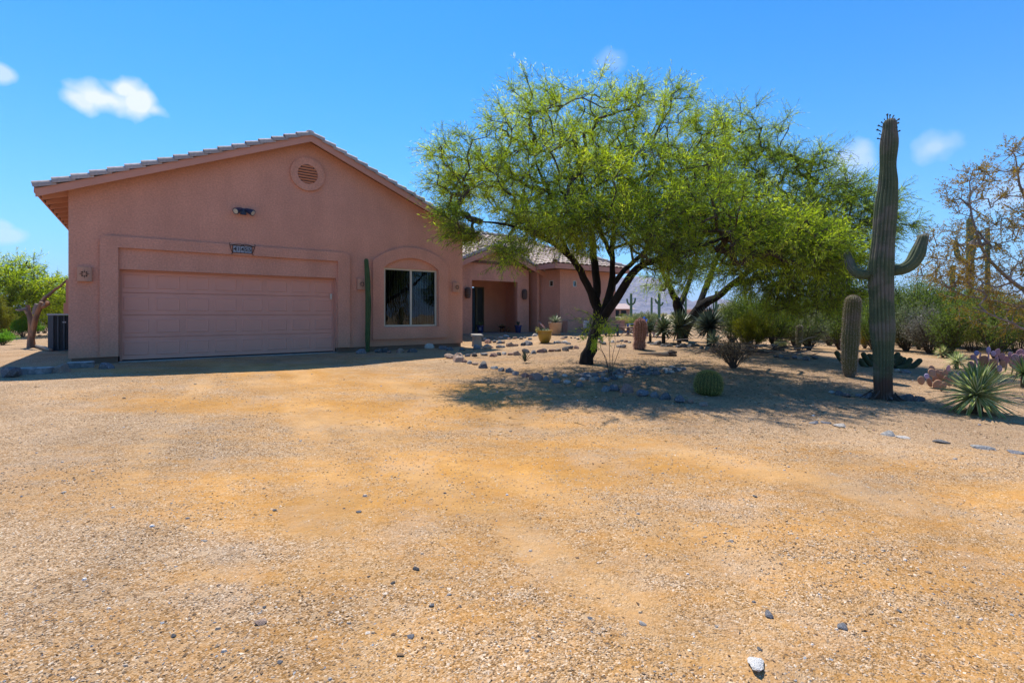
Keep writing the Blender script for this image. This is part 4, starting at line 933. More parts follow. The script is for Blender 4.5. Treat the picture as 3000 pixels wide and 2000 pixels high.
# coarse unsorted pebbles
def pebbles():
    T = []; tint = []
    for i in range(210):
        y = random.uniform(1.6, 10); x = random.uniform(-1, 1)*y
        if -UY*x+UX*y > 13.5: continue
        s = random.uniform(.006, .016)*(1 if random.random() < .9 else 1.6); c = Vector((x, y, gz(x, y)))
        k = 6; an = random.uniform(0, 6.28); ring_ = [c+Vector((math.cos(an+2*math.pi*j/k)*s*random.uniform(.8, 1.3), math.sin(an+2*math.pi*j/k)*s*random.uniform(.6, .9), 0)) for j in range(k)]
        tp = [c+(r-c)*.6+Vector((0, 0, s*.55)) for r in ring_]; cc = c+Vector((0, 0, s*.65)); v = random.random()
        for j in range(k):
            T += [[ring_[j], ring_[(j+1) % k], tp[j]], [ring_[(j+1) % k], tp[(j+1) % k], tp[j]], [tp[j], tp[(j+1) % k], cc]]; tint += [v]*3
    me = quads('pebbles', np.array([[tuple(v) for v in t_] for t_ in T]), np.array(tint), 3)
    m, t, b = base_mat('pebble_mix', .8, .2); at = N(t, 'ShaderNodeAttribute', attribute_name='tint')
    r = ramp(t, [(0, (.16, .12, .09)), (.12, (.30, .30, .31)), (.3, (.46, .32, .19)), (.8, (.62, .52, .42)), (1, (.8, .76, .7))])
    t.links.new(at.outputs['Fac'], r.inputs[0]); t.links.new(r.outputs[0], b.inputs['Base Color'])
    o = obj('pebbles', me, m); tag(o, 'grey and cream pebbles strewn across the driveway', 'pebbles', kind='stuff')
pebbles()
def litter():
    rg_ = np.random.default_rng(77); n = 13000
    x = rg_.normal(3.4, 2.6, n); y = rg_.normal(10.2, 2.2, n); m_ = (y > 5.5) & (x > -1.8); x, y = x[m_], y[m_]
    c = np.stack([x, y, terrain(x, y)+bumps(x, y)+.006], -1); d = rg_.normal(size=c.shape)*np.array([1, 1, .08]); n = len(c)
    L = rg_.uniform(.02, .07, n); L[rg_.random(n) < .03] *= 4
    o = obj('leaf_litter', quads('leaf_litter', leaves(c, d, L, rg_.uniform(.004, .012, n)), rg_.random(n)), LEAF['dry']); tag(o, 'dry leaflets and twig bits fallen on the bed beneath the mesquites', 'leaf litter', kind='stuff')
litter()

# ================================================================ TREES
def grow(t, name_trunk, limbs, attract, base_r, tip=.006, seed=1, wood=None, twig=None, seg=.28, up=.0, droop=0, twigs=5, tw_len=(.18, .42), lf=None, lf_n=7, lf_L=(.05, .10), lf_W=(.010, .018), lf_per_twig=None, noise_amp=.12, min_r=.006, origin=None, lname='foliage', tint_fn=None, sides=9, tw_r=.0035):
    """limbs: list of (points, radii) given by hand; attract: (n,3) crown points reached by branches; leaves along twigs"""
    rg_ = np.random.default_rng(seed)
    O = np.array(origin)
    nodes = []; par = []; fixed = []
    lm = MB()
    for pts, rad in limbs:
        pts = [Vector(p) for p in pts]; fine = []; fr_ = []
        for i in range(len(pts)-1):
            k = max(2, int((pts[i+1]-pts[i]).length/.18))
            for j in range(k): fine.append(pts[i].lerp(pts[i+1], j/k)); fr_.append(rad[i]+(rad[i+1]-rad[i])*j/k)
        fine.append(pts[-1]); fr_.append(rad[-1])
        sm = [fine[0]]+[(fine[i-1]+fine[i]*2+fine[i+1])/4+Vector(rg_.normal(size=3)*.012) for i in range(1, len(fine)-1)]+[fine[-1]]
        ph = rg_.random()*6
        lm.tube([p-Vector(O) for p in sm], [f_*(1 if f_ > .14 else .86) for f_ in fr_], sides+3, True, lambda k, i: 1+.09*math.sin(2*math.pi*k*3+ph+i*.25)+.06*math.sin(2*math.pi*k*5-i*.4))
        # attach the start to the nearest earlier node
        start = len(nodes)
        for i, p in enumerate(sm):
            if i == 0 and nodes:
                dd = np.linalg.norm(np.array([n_ for n_ in nodes])-np.array(p), axis=1); pa = int(dd.argmin())
            else: pa = len(nodes)-1 if nodes else -1
            nodes.append(np.array(p)); par.append(pa if not (i == 0 and start == 0) else -1); fixed.append(True)
    tme_ = smooth(lm.mesh(name_trunk), 60); to = obj(name_trunk, tme_, wood, t)
    cap = len(nodes)+len(attract)*12; P = np.zeros((cap, 3)); n = len(nodes); P[:n] = np.array(nodes)
    root = P[0].copy()
    order = np.argsort(np.min(np.linalg.norm(attract[:, None]-P[None, :n:3], axis=2), axis=1))
    tips = []; tdir = []
    hmin = P[0, 2]+1.0
    for ai in order:
        a = attract[ai]; d = P[:n]-a; dist = np.sqrt((d**2).sum(1))
        pen = dist+np.where(P[:n, 2] < hmin, 3.0, 0)+.35*np.maximum(0, P[:n, 2]-a[2])
        j = int(pen.argmin()); s = P[j]; L_ = dist[j]; k = max(1, min(11, int(math.ceil(L_/seg))))
        # leave roughly along the parent's direction, then bend to the target
        pd = s-P[par[j]] if par[j] >= 0 else np.array([0, 0, 1.0]); pd = pd/(np.linalg.norm(pd)+1e-6)
        c1 = s+pd*L_*.35+rg_.normal(size=3)*noise_amp*L_
        prev = j
        for q in range(1, k+1):
            u = q/k; p = (1-u)**2*s+2*u*(1-u)*c1+u*u*a+rg_.normal(size=3)*.02*(u < 1)
            P[n] = p; par.append(prev); fixed.append(False); prev = n; n += 1
        tips.append(prev)
    cnt = np.zeros(n)
    for tp in tips: cnt[tp] += 1
    par = np.array(par)
    for i in range(n-1, -1, -1):
        if par[i] >= 0: cnt[par[i]] += cnt[i]
    rad = np.clip(tip*np.sqrt(np.maximum(cnt, 1))*1.05, min_r, base_r)
    b1 = MB()
    idx = [i for i in range(n) if par[i] >= 0 and not fixed[i]]
    I = np.array(idx); A = P[par[I]]-O; B = P[I]-O; ra = np.minimum(rad[par[I]], rad[I]*1.35); rb = rad[I]
    dr = unit(B-A); ref = np.where(np.abs(dr[:, 2:3]) < .9, np.array([[0, 0, 1.0]]), np.array([[1.0, 0, 0]]))
    e1 = unit(np.cross(dr, ref)); e2 = np.cross(dr, e1)
    sd = 5; V = []
    for k in range(sd):
        c0, s0 = math.cos(2*math.pi*k/sd), math.sin(2*math.pi*k/sd); c1_, s1_ = math.cos(2*math.pi*(k+1)/sd), math.sin(2*math.pi*(k+1)/sd)
        o0 = e1*c0+e2*s0; o1 = e1*c1_+e2*s1_
        V.append(np.stack([A+o0*ra[:, None], A+o1*ra[:, None], B+o1*rb[:, None], B+o0*rb[:, None]], 1))
    V = np.concatenate(V); bme = quads('branches', V); bo = obj('branches', bme, twig or wood, t)
    # twigs and leaves
    tp = np.array(tips); td = unit(P[tp]-P[par[tp]]); ctr = attract.mean(0)
    extra = np.array([i for i in idx if cnt[i] <= 3 and cnt[i] >= 1]); 
    src = np.concatenate([np.repeat(tp, twigs), rg_.choice(extra, size=len(tp)*max(1, twigs//2))])
    sdv = unit(P[src]-P[par[src]]); outw = unit((P[src]-ctr)*np.array([1, 1, .7]))
    dv = unit(sdv*.8+outw*.5+rg_.normal(size=(len(src), 3))*.75+np.array([0, 0, up]))
    ln = rg_.uniform(*tw_len, len(src))
    mid = P[src]+dv*ln[:, None]*.55; end = mid+unit(dv+rg_.normal(size=dv.shape)*.35+np.array([0, 0, -droop]))*ln[:, None]*.45
    tq = []
    for A_, B_ in ((P[src], mid), (mid, end)):
        dd = unit(B_-A_); s1 = unit(np.cross(dd, rg_.normal(size=dd.shape))); s2 = np.cross(dd, s1)
        for x_, y_ in ((s1, s2), (s2, s1)):
            tq.append(np.stack([A_+x_*tw_r, B_+x_*tw_r*.7, B_-x_*tw_r*.3, A_-x_*tw_r*.3], 1))
    tme2 = quads('twigs', np.concatenate(tq)-O); obj('twigs', tme2, twig or wood, t)
    if lf:
        k = lf_n; u = np.tile((np.arange(k)+.5)/k, (len(src), 1))+rg_.normal(size=(len(src), k))*.06
        pos = np.where(u[..., None] < .55, P[src][:, None]+(mid-P[src])[:, None]*(u[..., None]/.55), mid[:, None]+(end-mid)[:, None]*((u[..., None]-.55)/.45)).reshape(-1, 3)
        ad = np.repeat(unit(end-P[src]), k, axis=0); sidev = unit(np.cross(ad, rg_.normal(size=ad.shape)))
        ld = unit(ad*.8+sidev*.7+rg_.normal(size=ad.shape)*.18+np.array([0, 0, -droop*.6]))
        m_ = len(pos); Q1 = leaves(pos-O, ld, rg_.uniform(*lf_L, m_), rg_.uniform(*lf_W, m_))
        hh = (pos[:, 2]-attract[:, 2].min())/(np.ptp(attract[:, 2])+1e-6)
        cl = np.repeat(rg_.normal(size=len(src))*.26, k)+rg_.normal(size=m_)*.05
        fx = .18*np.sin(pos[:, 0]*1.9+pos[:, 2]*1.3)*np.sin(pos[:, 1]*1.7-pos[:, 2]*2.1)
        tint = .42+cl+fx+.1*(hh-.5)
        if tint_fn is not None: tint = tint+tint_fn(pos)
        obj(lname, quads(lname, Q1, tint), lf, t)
    return to
def blob_points(blobs, seed, zmin=None):
    """blobs: (px, py, depth, rx px, rz px, ry m, n)"""
    rg_ = np.random.default_rng(seed); out = []
    for (px, py, D, rx, rz, ry, n) in blobs:
        c = np.array(pt(px, py, D)); s = mpp(D); v = unit(rg_.normal(size=(n, 3)))*(rg_.random((n, 1))**.42)
        out.append(c+v*np.array([rx*s, ry, rz*s]))
    return np.concatenate(out)
# ---- mesquite nearest the drive
b1p = ground(1716, 1066); D1 = b1p.y; print('tree1', b1p)
T1 = thing('mesquite_tree', 'large multi-stemmed mesquite with black trunk and feathery green crown beside the drive', 'tree', b1p)
L1 = [([b1p-Vector((0, 0, .25))]+px_path([(1718, 1062), (1728, 1020), (1742, 980, .05), (1750, 940, .1), (1752, 900, .1), (1742, 860, .1)], D1), [.19, .17, .145, .13, .125, .115, .105]),
      (px_path([(1745, 900, .1), (1730, 855, 0), (1700, 795, -.3), (1660, 735, -.6), (1600, 700, -.9), (1545, 672, -1.2), (1480, 655, -1.4), (1410, 650, -1.5)], D1), [.10, .10, .09, .075, .06, .045, .03, .02]),
      (px_path([(1744, 880, .1), (1752, 830, .2), (1742, 770, .3), (1735, 700, .3), (1725, 620, .3), (1705, 520, .2), (1690, 440, .2)], D1), [.11, .105, .095, .085, .06, .04, .025]),
      (px_path([(1745, 985, .0), (1762, 935, -.1), (1778, 890, -.1), (1790, 840, 0), (1797, 780, .1), (1792, 720, .3), (1800, 650, .5), (1830, 560, .7), (1850, 470, .8)], D1), [.12, .12, .11, .095, .075, .065, .05, .035, .02]),
      (px_path([(1765, 935, -.1), (1800, 880, -.5), (1840, 820, -.9), (1862, 785, -1.2), (1920, 755, -1.5), (1990, 740, -1.8), (2060, 720, -2.0), (2140, 690, -2.2)], D1), [.115, .105, .10, .09, .07, .055, .04, .025]),
      (px_path([(1782, 860, 0), (1820, 800, .6), (1870, 755, 1.0), (1930, 700, 1.3), (2000, 620, 1.5), (2060, 540, 1.6)], D1), [.08, .075, .065, .05, .035, .02]),
      (px_path([(1665, 745, -.6), (1640, 690, -.4), (1620, 600, -.2), (1580, 500, 0), (1550, 400, .1)], D1), [.06, .055, .045, .03, .018]),
      (px_path([(1797, 770, .1), (1770, 700, -.6), (1740, 640, -1.1), (1690, 600, -1.5), (1640, 560, -1.7)], D1), [.055, .05, .04, .03, .02])]
A1 = blob_points([(1430, 520, 11.3, 150, 115, 2.0, 95), (1540, 400, 11.8, 130, 115, 2.0, 95), (1700, 400, 12.4, 150, 115, 2.4, 95), (1620, 560, 11.6, 210, 130, 2.8, 160), (1830, 430, 12.6, 160, 120, 2.4, 105),
                  (1850, 600, 11.4, 210, 130, 2.8, 200), (1330, 545, 10.8, 90, 60, 1.2, 40), (1345, 650, 9.9, 55, 45, .4, 26), (1395, 690, 9.9, 45, 22, .3, 14), (1500, 735, 9.6, 50, 30, .35, 20), (2020, 480, 11.8, 130, 110, 2.0, 90),
                  (2040, 660, 10.3, 200, 105, 2.0, 185), (2230, 700, 9.7, 140, 90, 1.2, 105), (2360, 730, 9.2, 110, 80, 1.0, 80), (2440, 765, 8.9, 60, 45, .5, 30), (1800, 520, 11.0, 170, 110, 2.0, 60), (1760, 640, 9.7, 120, 60, .7, 50), (1900, 680, 9.4, 120, 60, .7, 45), (1680, 265, 11.4, 110, 26, .8, 5), (2060, 320, 11.5, 110, 40, .8, 9), (1620, 660, 9.8, 110, 45, .8, 45), (1700, 690, 10.6, 90, 45, 1.3, 40), (1560, 660, 10.6, 90, 50, 1.2, 45), (1960, 760, 9.9, 90, 45, .8, 40), (1540, 290, 11.2, 38, 60, .4, 9), (1620, 290, 11.4, 30, 50, .4, 8), (1800, 310, 11.4, 50, 45, .5, 10), (1870, 300, 11.4, 40, 45, .5, 9), (1965, 290, 11.4, 26, 55, .4, 10),
                  (1290, 450, 10.6, 50, 30, .5, 10), (1760, 945, 10.7, 40, 22, .25, 4)], 5)
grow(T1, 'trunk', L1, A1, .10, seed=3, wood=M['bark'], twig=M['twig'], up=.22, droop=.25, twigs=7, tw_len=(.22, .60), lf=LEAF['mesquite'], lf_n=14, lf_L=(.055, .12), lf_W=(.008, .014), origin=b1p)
# ---- second mesquite, farther back
b2p = ground(1998, 990); D2 = min(b2p.y, 17.5); b2p = Vector(((1998-CX)/FPX*D2, D2, gz((1998-CX)/FPX*D2, D2))); print('tree2', b2p)
T2 = thing('mesquite_tree', 'second mesquite behind the agaves with two leaning black trunks and a broad drooping crown', 'tree', b2p)
L2 = [([b2p-Vector((0, 0, .3))]+px_path([(2000, 985), (1996, 950), (1990, 905), (1975, 865, -.2), (1955, 830, -.4), (1935, 780, -.6), (1925, 700, -.8)], D2), [.24, .20, .175, .16, .13, .10, .075, .045]),
      (px_path([(2004, 975), (2025, 930, -.3), (2060, 890, -.6), (2100, 872, -1.0), (2140, 835, -1.5), (2200, 790, -2.2), (2280, 740, -3.0), (2360, 700, -3.8), (2440, 680, -4.6)], D2), [.18, .165, .15, .135, .11, .09, .07, .05, .03]),
      (px_path([(2045, 905, -.5), (2060, 860, -.2), (2085, 800, .2), (2120, 700, .5), (2160, 600, .7), (2190, 500, .8)], D2), [.13, .12, .10, .075, .05, .03]),
      (px_path([(1990, 900), (2010, 850, .4), (2030, 790, .8), (2050, 700, 1.0), (2060, 600, 1.2)], D2), [.12, .10, .08, .05, .03]),
      (px_path([(2140, 835, -1.5), (2220, 815, -1.9), (2300, 800, -2.4), (2380, 800, -2.9), (2460, 830, -3.4)], D2), [.09, .08, .065, .045, .025]),
      (px_path([(2200, 790, -2.2), (2270, 700, -2.6), (2340, 610, -3.0), (2400, 520, -3.3)], D2), [.08, .065, .05, .03])]
A2 = blob_points([(2100, 560, 15.5, 170, 120, 2.2, 130), (2060, 700, 15, 150, 80, 1.8, 90), (2180, 470, 15.0, 150, 110, 2.2, 110), (2280, 580, 14.0, 190, 120, 2.0, 150), (2220, 700, 13.2, 170, 90, 1.6, 100), (2390, 650, 12.8, 150, 110, 1.6, 130),
                  (2430, 770, 12.0, 120, 80, 1.2, 75), (2360, 865, 13.0, 150, 60, 1.2, 85), (2300, 790, 13.0, 150, 70, 1.3, 75), (2470, 830, 12.0, 70, 70, .9, 36), (2250, 830, 14.0, 90, 40, 1.0, 40), (2500, 640, 12.4, 90, 90, 1.3, 60), (2370, 480, 13.5, 80, 60, 1.0, 32), (2150, 360, 15, 70, 60, .8, 22), (2250, 420, 14.5, 60, 50, .8, 18),
                  (2600, 660, 12.6, 60, 60, .7, 22), (2480, 580, 13.2, 60, 50, .9, 18), (1960, 820, 15.5, 70, 40, 1.0, 26), (2140, 790, 13.5, 90, 40, 1.0, 36), (2050, 380, 15.5, 50, 60, .6, 14)], 6)
grow(T2, 'trunk', L2, A2, .12, seed=4, wood=M['bark'], twig=M['twig'], up=.15, droop=.4, twigs=7, tw_len=(.26, .62), lf=LEAF['mesquite_dark'], lf_n=12, lf_L=(.06, .13), lf_W=(.008, .015), origin=b2p, tw_r=.0045)

# ================================================================ CACTI
def cactus_mat(name, c1, c2, base, zb=.5, ribs=None):
    """skin colours c1/c2 with a corky base below height zb"""
    m, t, b = base_mat(name, .75, .2)
    co = N(t, 'ShaderNodeTexCoord'); n = N(t, 'ShaderNodeTexNoise'); n.inputs['Scale'].default_value = 5; n.inputs['Detail'].default_value = 6
    t.links.new(co.outputs['Object'], n.inputs['Vector']); r = ramp(t, [(.3, c1), (.7, c2)]); t.links.new(n.outputs[0], r.inputs[0])
    sx = N(t, 'ShaderNodeSeparateXYZ'); t.links.new(co.outputs['Object'], sx.inputs[0])
    ad = N(t, 'ShaderNodeMath', operation='MULTIPLY_ADD'); ad.inputs[1].default_value = .6; t.links.new(n.outputs[0], ad.inputs[0]); t.links.new(sx.outputs[2], ad.inputs[2])
    mr = N(t, 'ShaderNodeMapRange'); mr.inputs['From Min'].default_value = zb+.45; mr.inputs['From Max'].default_value = zb+.2; t.links.new(ad.outputs[0], mr.inputs['Value'])
    mx = N(t, 'ShaderNodeMix', data_type='RGBA'); t.links.new(mr.outputs[0], mx.inputs['Factor']); t.links.new(r.outputs[0], mx.inputs['A']); mx.inputs['B'].default_value = (*base, 1)
    n2 = N(t, 'ShaderNodeTexNoise'); n2.inputs['Scale'].default_value = 2.0; n2.inputs['Detail'].default_value = 7; t.links.new(co.outputs['Object'], n2.inputs['Vector'])
    mr2 = N(t, 'ShaderNodeMapRange'); mr2.inputs['From Min'].default_value = .50; mr2.inputs['From Max'].default_value = .60; mr2.inputs['To Max'].default_value = .55; t.links.new(n2.outputs[0], mr2.inputs['Value'])
    mx2 = N(t, 'ShaderNodeMix', data_type='RGBA'); t.links.new(mr2.outputs[0], mx2.inputs['Factor']); t.links.new(mx.outputs['Result'], mx2.inputs['A']); mx2.inputs['B'].default_value = (.20, .16, .14, 1)
    t.links.new(mx2.outputs['Result'], b.inputs['Base Color'])
    n3 = N(t, 'ShaderNodeTexNoise'); n3.inputs['Scale'].default_value = 40; n3.inputs['Detail'].default_value = 4; t.links.new(co.outputs['Object'], n3.inputs['Vector'])
    bp = N(t, 'ShaderNodeBump'); bp.inputs['Strength'].default_value = .5; bp.inputs['Distance'].default_value = .01; t.links.new(n3.outputs[0], bp.inputs['Height']); t.links.new(bp.outputs[0], b.inputs['Normal'])
    return m
M['saguaro'] = cactus_mat('saguaro_skin', (.06, .085, .045), (.10, .125, .065), (.10, .06, .04), .35)
M['farsag'] = mat('far_saguaro_skin', (.07, .12, .06), (.10, .15, .085), 3, .8)
M['barrelskin'] = cactus_mat('barrel_skin', (.10, .11, .045), (.15, .14, .06), (.13, .085, .05), .0)
M['redskin'] = mat('red_barrel_skin', (.20, .12, .075), (.27, .15, .10), 8, .8)
M['goldskin'] = mat('golden_barrel_skin', (.045, .065, .014), (.07, .09, .02), 8, .7)
M['column'] = mat('column_cactus_skin', (.035, .075, .022), (.06, .105, .03), 5, .6)
M['tricho'] = mat('torch_cactus_skin', (.035, .05, .022), (.06, .075, .03), 6, .8)
def spine_mat(name, cols): 
    m, t, b = base_mat(name, .6, .3); at = N(t, 'ShaderNodeAttribute', attribute_name='tint')
    r = ramp(t, [(i/(len(cols)-1), c) for i, c in enumerate(cols)]); t.links.new(at.outputs['Fac'], r.inputs[0]); t.links.new(r.outputs[0], b.inputs['Base Color']); return m
M['sp_grey'] = spine_mat('grey_pink_spines', [(.22, .16, .13), (.42, .33, .28), (.55, .47, .41)])
M['sp_red'] = spine_mat('red_pink_spines', [(.30, .13, .10), (.50, .27, .22), (.62, .42, .36)])
M['sp_gold'] = spine_mat('golden_spines', [(.17, .17, .035), (.30, .29, .06), (.48, .45, .14)])
def ribbed(path, rads, ribs, depth=.16, samples=4, step=.06, power=.7):
    """column following path (list of Vectors) with pleated ribs; returns MB and rib sample info"""
    P_ = []; Rr = []
    for i in range(len(path)-1):
        k = max(1, int((path[i+1]-path[i]).length/step))
        for j in range(k):
            u = j/k; us = u
            P_.append(path[i].lerp(path[i+1], us)); Rr.append(rads[i]+(rads[i+1]-rads[i])*(us*us*(3-2*us)))
    P_.append(path[-1]); Rr.append(rads[-1])
    for _ in range(3):
        P_ = [P_[0]]+[(P_[i-1]+P_[i]*2+P_[i+1])/4 for i in range(1, len(P_)-1)]+[P_[-1]]
    Rr = [r_*(1+.035*math.sin(i*.41+len(path))+.03*math.sin(i*.17+2*len(path))) for i, r_ in enumerate(Rr)]
    d = (P_[-1]-P_[-2]).normalized(); r = Rr[-1]; tipn = 7
    for i in range(1, tipn+1):
        a = i/tipn*math.pi/2*.97; P_.append(P_[-1 if i == 1 else -1]+d*(r*(math.sin(a)-math.sin((i-1)/tipn*math.pi/2*.97)))); Rr.append(r*math.cos(a))
    m = MB(); ns = ribs*samples
    m.tube(P_, Rr, ns, True, lambda k, i: 1-depth*(1-abs(math.cos(math.pi*k*ribs))**power))
    return m, P_, Rr
def spines(m, P_, Rr, ribs, samples, per, L, wd, skip=0, zr=None, seed=0):
    """sliver spines in clusters along the rib crests"""
    rg_ = np.random.default_rng(seed); ns = ribs*samples; V = np.array(m.v).reshape(-1, 3); c = []; d = []
    for i in range(skip, len(P_)):
        for k in range(ribs):
            v = V[i*ns+k*samples]; o = v-np.array(P_[i]); nrm = o/(np.linalg.norm(o)+1e-6)
            for j in range(per): c.append(v+rg_.normal(size=3)*.004); d.append(nrm*.7+rg_.normal(size=3)*.55)
    c = np.array(c); d = np.array(d); n = len(c)
    return quads('spines', leaves(c, d, rg_.uniform(.5, 1.1, n)*L, np.full(n, wd)), rg_.random(n))
def cactus(name, label, cat, base, path, rads, ribs, skin, depth=.16, sp=None, part='stem', group=None, samples=4, step=.06):
    t = thing(name, label, cat, base, 0, group)
    m, P_, Rr = ribbed([Vector(p)-base for p in path], rads, ribs, depth, samples, step)
    s = obj(part, smooth(m.mesh(part)), skin, t)
    if sp: obj('spines', spines(m, P_, Rr, ribs, samples, *sp[1:]), sp[0], s)
    return t
# the tall saguaro
sb = ground(2588, 1168); D = sb.y; k_ = mpp(D); print('saguaro', sb)
sag = thing('saguaro', 'tall saguaro with a raised right arm and dark buds at its crown', 'cactus', sb)
pts = [(2588, 1180), (2588, 1150), (2586, 1100), (2588, 1050), (2585, 960), (2582, 860), (2580, 790), (2588, 700), (2596, 600), (2602, 540), (2601, 480), (2605, 420), (2607, 365)]
rds = [28, 27, 28, 32, 38.5, 40, 38, 35.5, 34, 32, 26, 28, 22]
m, P_, Rr = ribbed([Vector(p)-sb for p in px_path(pts, D)], [r*k_*.80 for r in rds], 18, .24)
st_ = obj('stem', smooth(m.mesh('stem')), M['saguaro'], sag); obj('spines', spines(m, P_, Rr, 18, 4, 2, .022, .0025, 6, seed=1), M['sp_grey'], st_)
for ps, rr in (([(2612, 792, 0), (2640, 793, -.05), (2668, 778, -.1), (2688, 745, -.1), (2703, 700, -.1)], [20, 20, 21, 23, 17]), ([(2560, 800, .1), (2528, 806, .0), (2505, 800, .1), (2490, 775, .2), (2483, 748, .3)], [15, 16, 16, 16, 13])):
    m, P_, Rr = ribbed([Vector(p)-sb for p in px_path(ps, D)], [r*k_*.85 for r in rr], 13, .16, step=.05)
    a_ = obj('arm', smooth(m.mesh('arm')), M['saguaro'], sag); obj('spines', spines(m, P_, Rr, 13, 4, 2, .02, .0025, 2, seed=2), M['sp_grey'], a_)
bd = MB(); bd.tube([(0, 0, 0), (0, .004, .05), (0, 0, .075), (0, .0, .11), (0, 0, .125)], [.012, .010, .013, .024, .010], 7); bme = smooth(bd.mesh('bud'))
M['bud'] = mat('dark_bud', (.02, .03, .02), (.05, .06, .03), 20, .7)
for (px, py, rx, lean) in [(2570, 408, -1, .2), (2572, 395, -1, .3), (2568, 384, -1, .3), (2574, 372, -1, .5), (2580, 362, -1, .7), (2588, 352, -.6, 1), (2598, 346, -.3, 1.4), (2608, 345, .1, 1.6), (2618, 346, .5, 1.3), (2624, 350, .8, 1.0), (2630, 356, 1, .7), (2628, 366, 1, .6), (2633, 374, 1, .4), (2634, 388, 1, .5), (2621, 344, .4, 1.4), (2626, 360, .9, .8)]:
    px = 2605+(px-2605)*.74; p = pt(px, py, D+random.uniform(-.1, .06))-sb; dr = Vector((rx, random.uniform(-.4, .2), lean)).normalized()
    obj('bud', bme, M['bud'], sag, p-dr*.02, dr.to_track_quat('Z', 'Y').to_euler(), random.uniform(.35, .75))
m = MB()
for i in range(34):
    a = random.uniform(0, 6.28); r0 = .15; p = Vector((math.cos(a)*r0, math.sin(a)*r0*1.0, random.uniform(0, .14))); q = p+Vector((math.cos(a)*random.uniform(.04, .22), math.sin(a)*.12, -p.z*.9+random.uniform(-.03, .02)))
    m.tube([p, (p+q)/2, q], [.014, .012, .004], 5)
obj('root_flakes', m.mesh(), M['wood'], sag)
# barrel and other cacti
b_ = ground(2490, 1103); D = b_.y; k_ = mpp(D)
cactus('barrel_cactus', 'tall grey-spined barrel cactus standing left of the tall saguaro', 'cactus', b_, px_path([(2490, 1108), (2489, 1085), (2489, 1040), (2492, 980), (2496, 920), (2499, 885)], D), [12*k_, 17*k_, 20.5*k_, 22*k_, 21.5*k_, 20*k_], 19, M['barrelskin'], .2, (M['sp_grey'], 7, .035, .004, 2, None, 3), step=.035)
b_ = ground(1873, 1023); D = b_.y; k_ = mpp(D)
cactus('barrel_cactus', 'pink-spined red barrel cactus behind the mesquite, waisted near its base', 'cactus', b_, px_path([(1873, 1026), (1873, 1018), (1873, 1008), (1874, 1000), (1875, 985), (1876, 965), (1876, 950)], D), [12*k_, 15*k_, 16*k_, 13.5*k_, 17.5*k_, 18*k_, 16*k_], 15, M['redskin'], .2, (M['sp_red'], 10, .06, .008, 1, None, 4), step=.035)
b_ = ground(2340, 1030); D = b_.y; k_ = mpp(D)
cactus('barrel_cactus', 'small slender barrel cactus standing alone by the grey shrubs', 'cactus', b_, px_path([(2339, 1032), (2340, 1018), (2341, 1000), (2342, 980), (2342, 960)], D), [3.5*k_, 6*k_, 8*k_, 9*k_, 8.5*k_], 13, M['barrelskin'], .2, (M['sp_grey'], 4, .03, .006, 1, None, 5), step=.04)
b_ = ground(2073, 1156); D = b_.y; k_ = mpp(D)
t = thing('golden_barrel_cactus', 'round yellow-spined golden barrel cactus in the bed by the drive', 'cactus', b_)
m = MB(); ns = 26*4; prof = [(.10, -.02), (.19, .03), (.215, .09), (.222, .16), (.215, .23), (.19, .30), (.15, .345), (.10, .372), (.05, .38), (.01, .375)]
pf = []
for i in range(len(prof)-1):
    for j in range(3): pf.append((prof[i][0]+(prof[i+1][0]-prof[i][0])*j/3, prof[i][1]+(prof[i+1][1]-prof[i][1])*j/3))
pf.append(prof[-1]); f_ = 39*k_/.222
m.lathe([(r*f_, z*f_) for r, z in pf], ns, (0, 0, 0), lambda k, i: 1-.14*(1-abs(math.cos(math.pi*k*26))**.7))
s_ = obj('stem', smooth(m.mesh('stem')), M['goldskin'], t)
t.rotation_euler = (R(-4), R(7), 0)
obj('spines', spines(m, [Vector((0, 0, z*f_*.8)) for r, z in pf], [0]*len(pf), 26, 4, 9, .04, .003, 0, None, 6), M['sp_gold'], s_)
b_ = HW(5.77, -.28); b_.z = gz(b_.x, b_.y)
t = cactus('column_cactus', 'tall slim green column cactus against the wall right of the garage door', 'cactus', b_, [b_+Vector(v) for v in ((0, 0, -.05), (0, 0, .6), (.02, 0, 1.4), (.0, 0, 2.1), (-.04, 0, 2.70))], [.06, .08, .082, .08, .07], 8, M['column'], .28, (M['sp_grey'], 2, .02, .003, 2, None, 7), samples=4)
b_ = ground(2590, 1078); D = b_.y; k_ = mpp(D)
t = thing('torch_cactus', 'low dark green clump of curved torch cactus stems sprawling behind the saguaro', 'cactus', b_)
for i, ps in enumerate([[(2500, 1078), (2480, 1072), (2465, 1054), (2452, 1034)], [(2560, 1076), (2545, 1066), (2535, 1050), (2530, 1038)], [(2565, 1076), (2552, 1064), (2548, 1052), (2547, 1042)], [(2600, 1078), (2612, 1064), (2622, 1048), (2630, 1038)], [(2605, 1080), (2622, 1070), (2632, 1058), (2638, 1048)],
                        [(2615, 1080), (2634, 1072), (2644, 1062), (2648, 1052)], [(2625, 1080), (2648, 1076), (2661, 1066), (2666, 1054)], [(2635, 1080), (2662, 1079), (2682, 1070), (2694, 1056)], [(2570, 1078), (2566, 1064), (2563, 1052), (2560, 1042)], [(2540, 1079), (2528, 1072), (2522, 1062), (2521, 1055)], [(2590, 1079), (2596, 1065), (2603, 1052), (2607, 1044)]]):
    m, P_, Rr = ribbed([Vector(p)-b_ for p in px_path([(a, c, (i % 3)*.12) for a, c in ps], D)], [7.5*k_, 8*k_, 8*k_, 7*k_], 10, .2, 3, .06)
    obj('stem', smooth(m.mesh('stem')), M['tricho'], t)

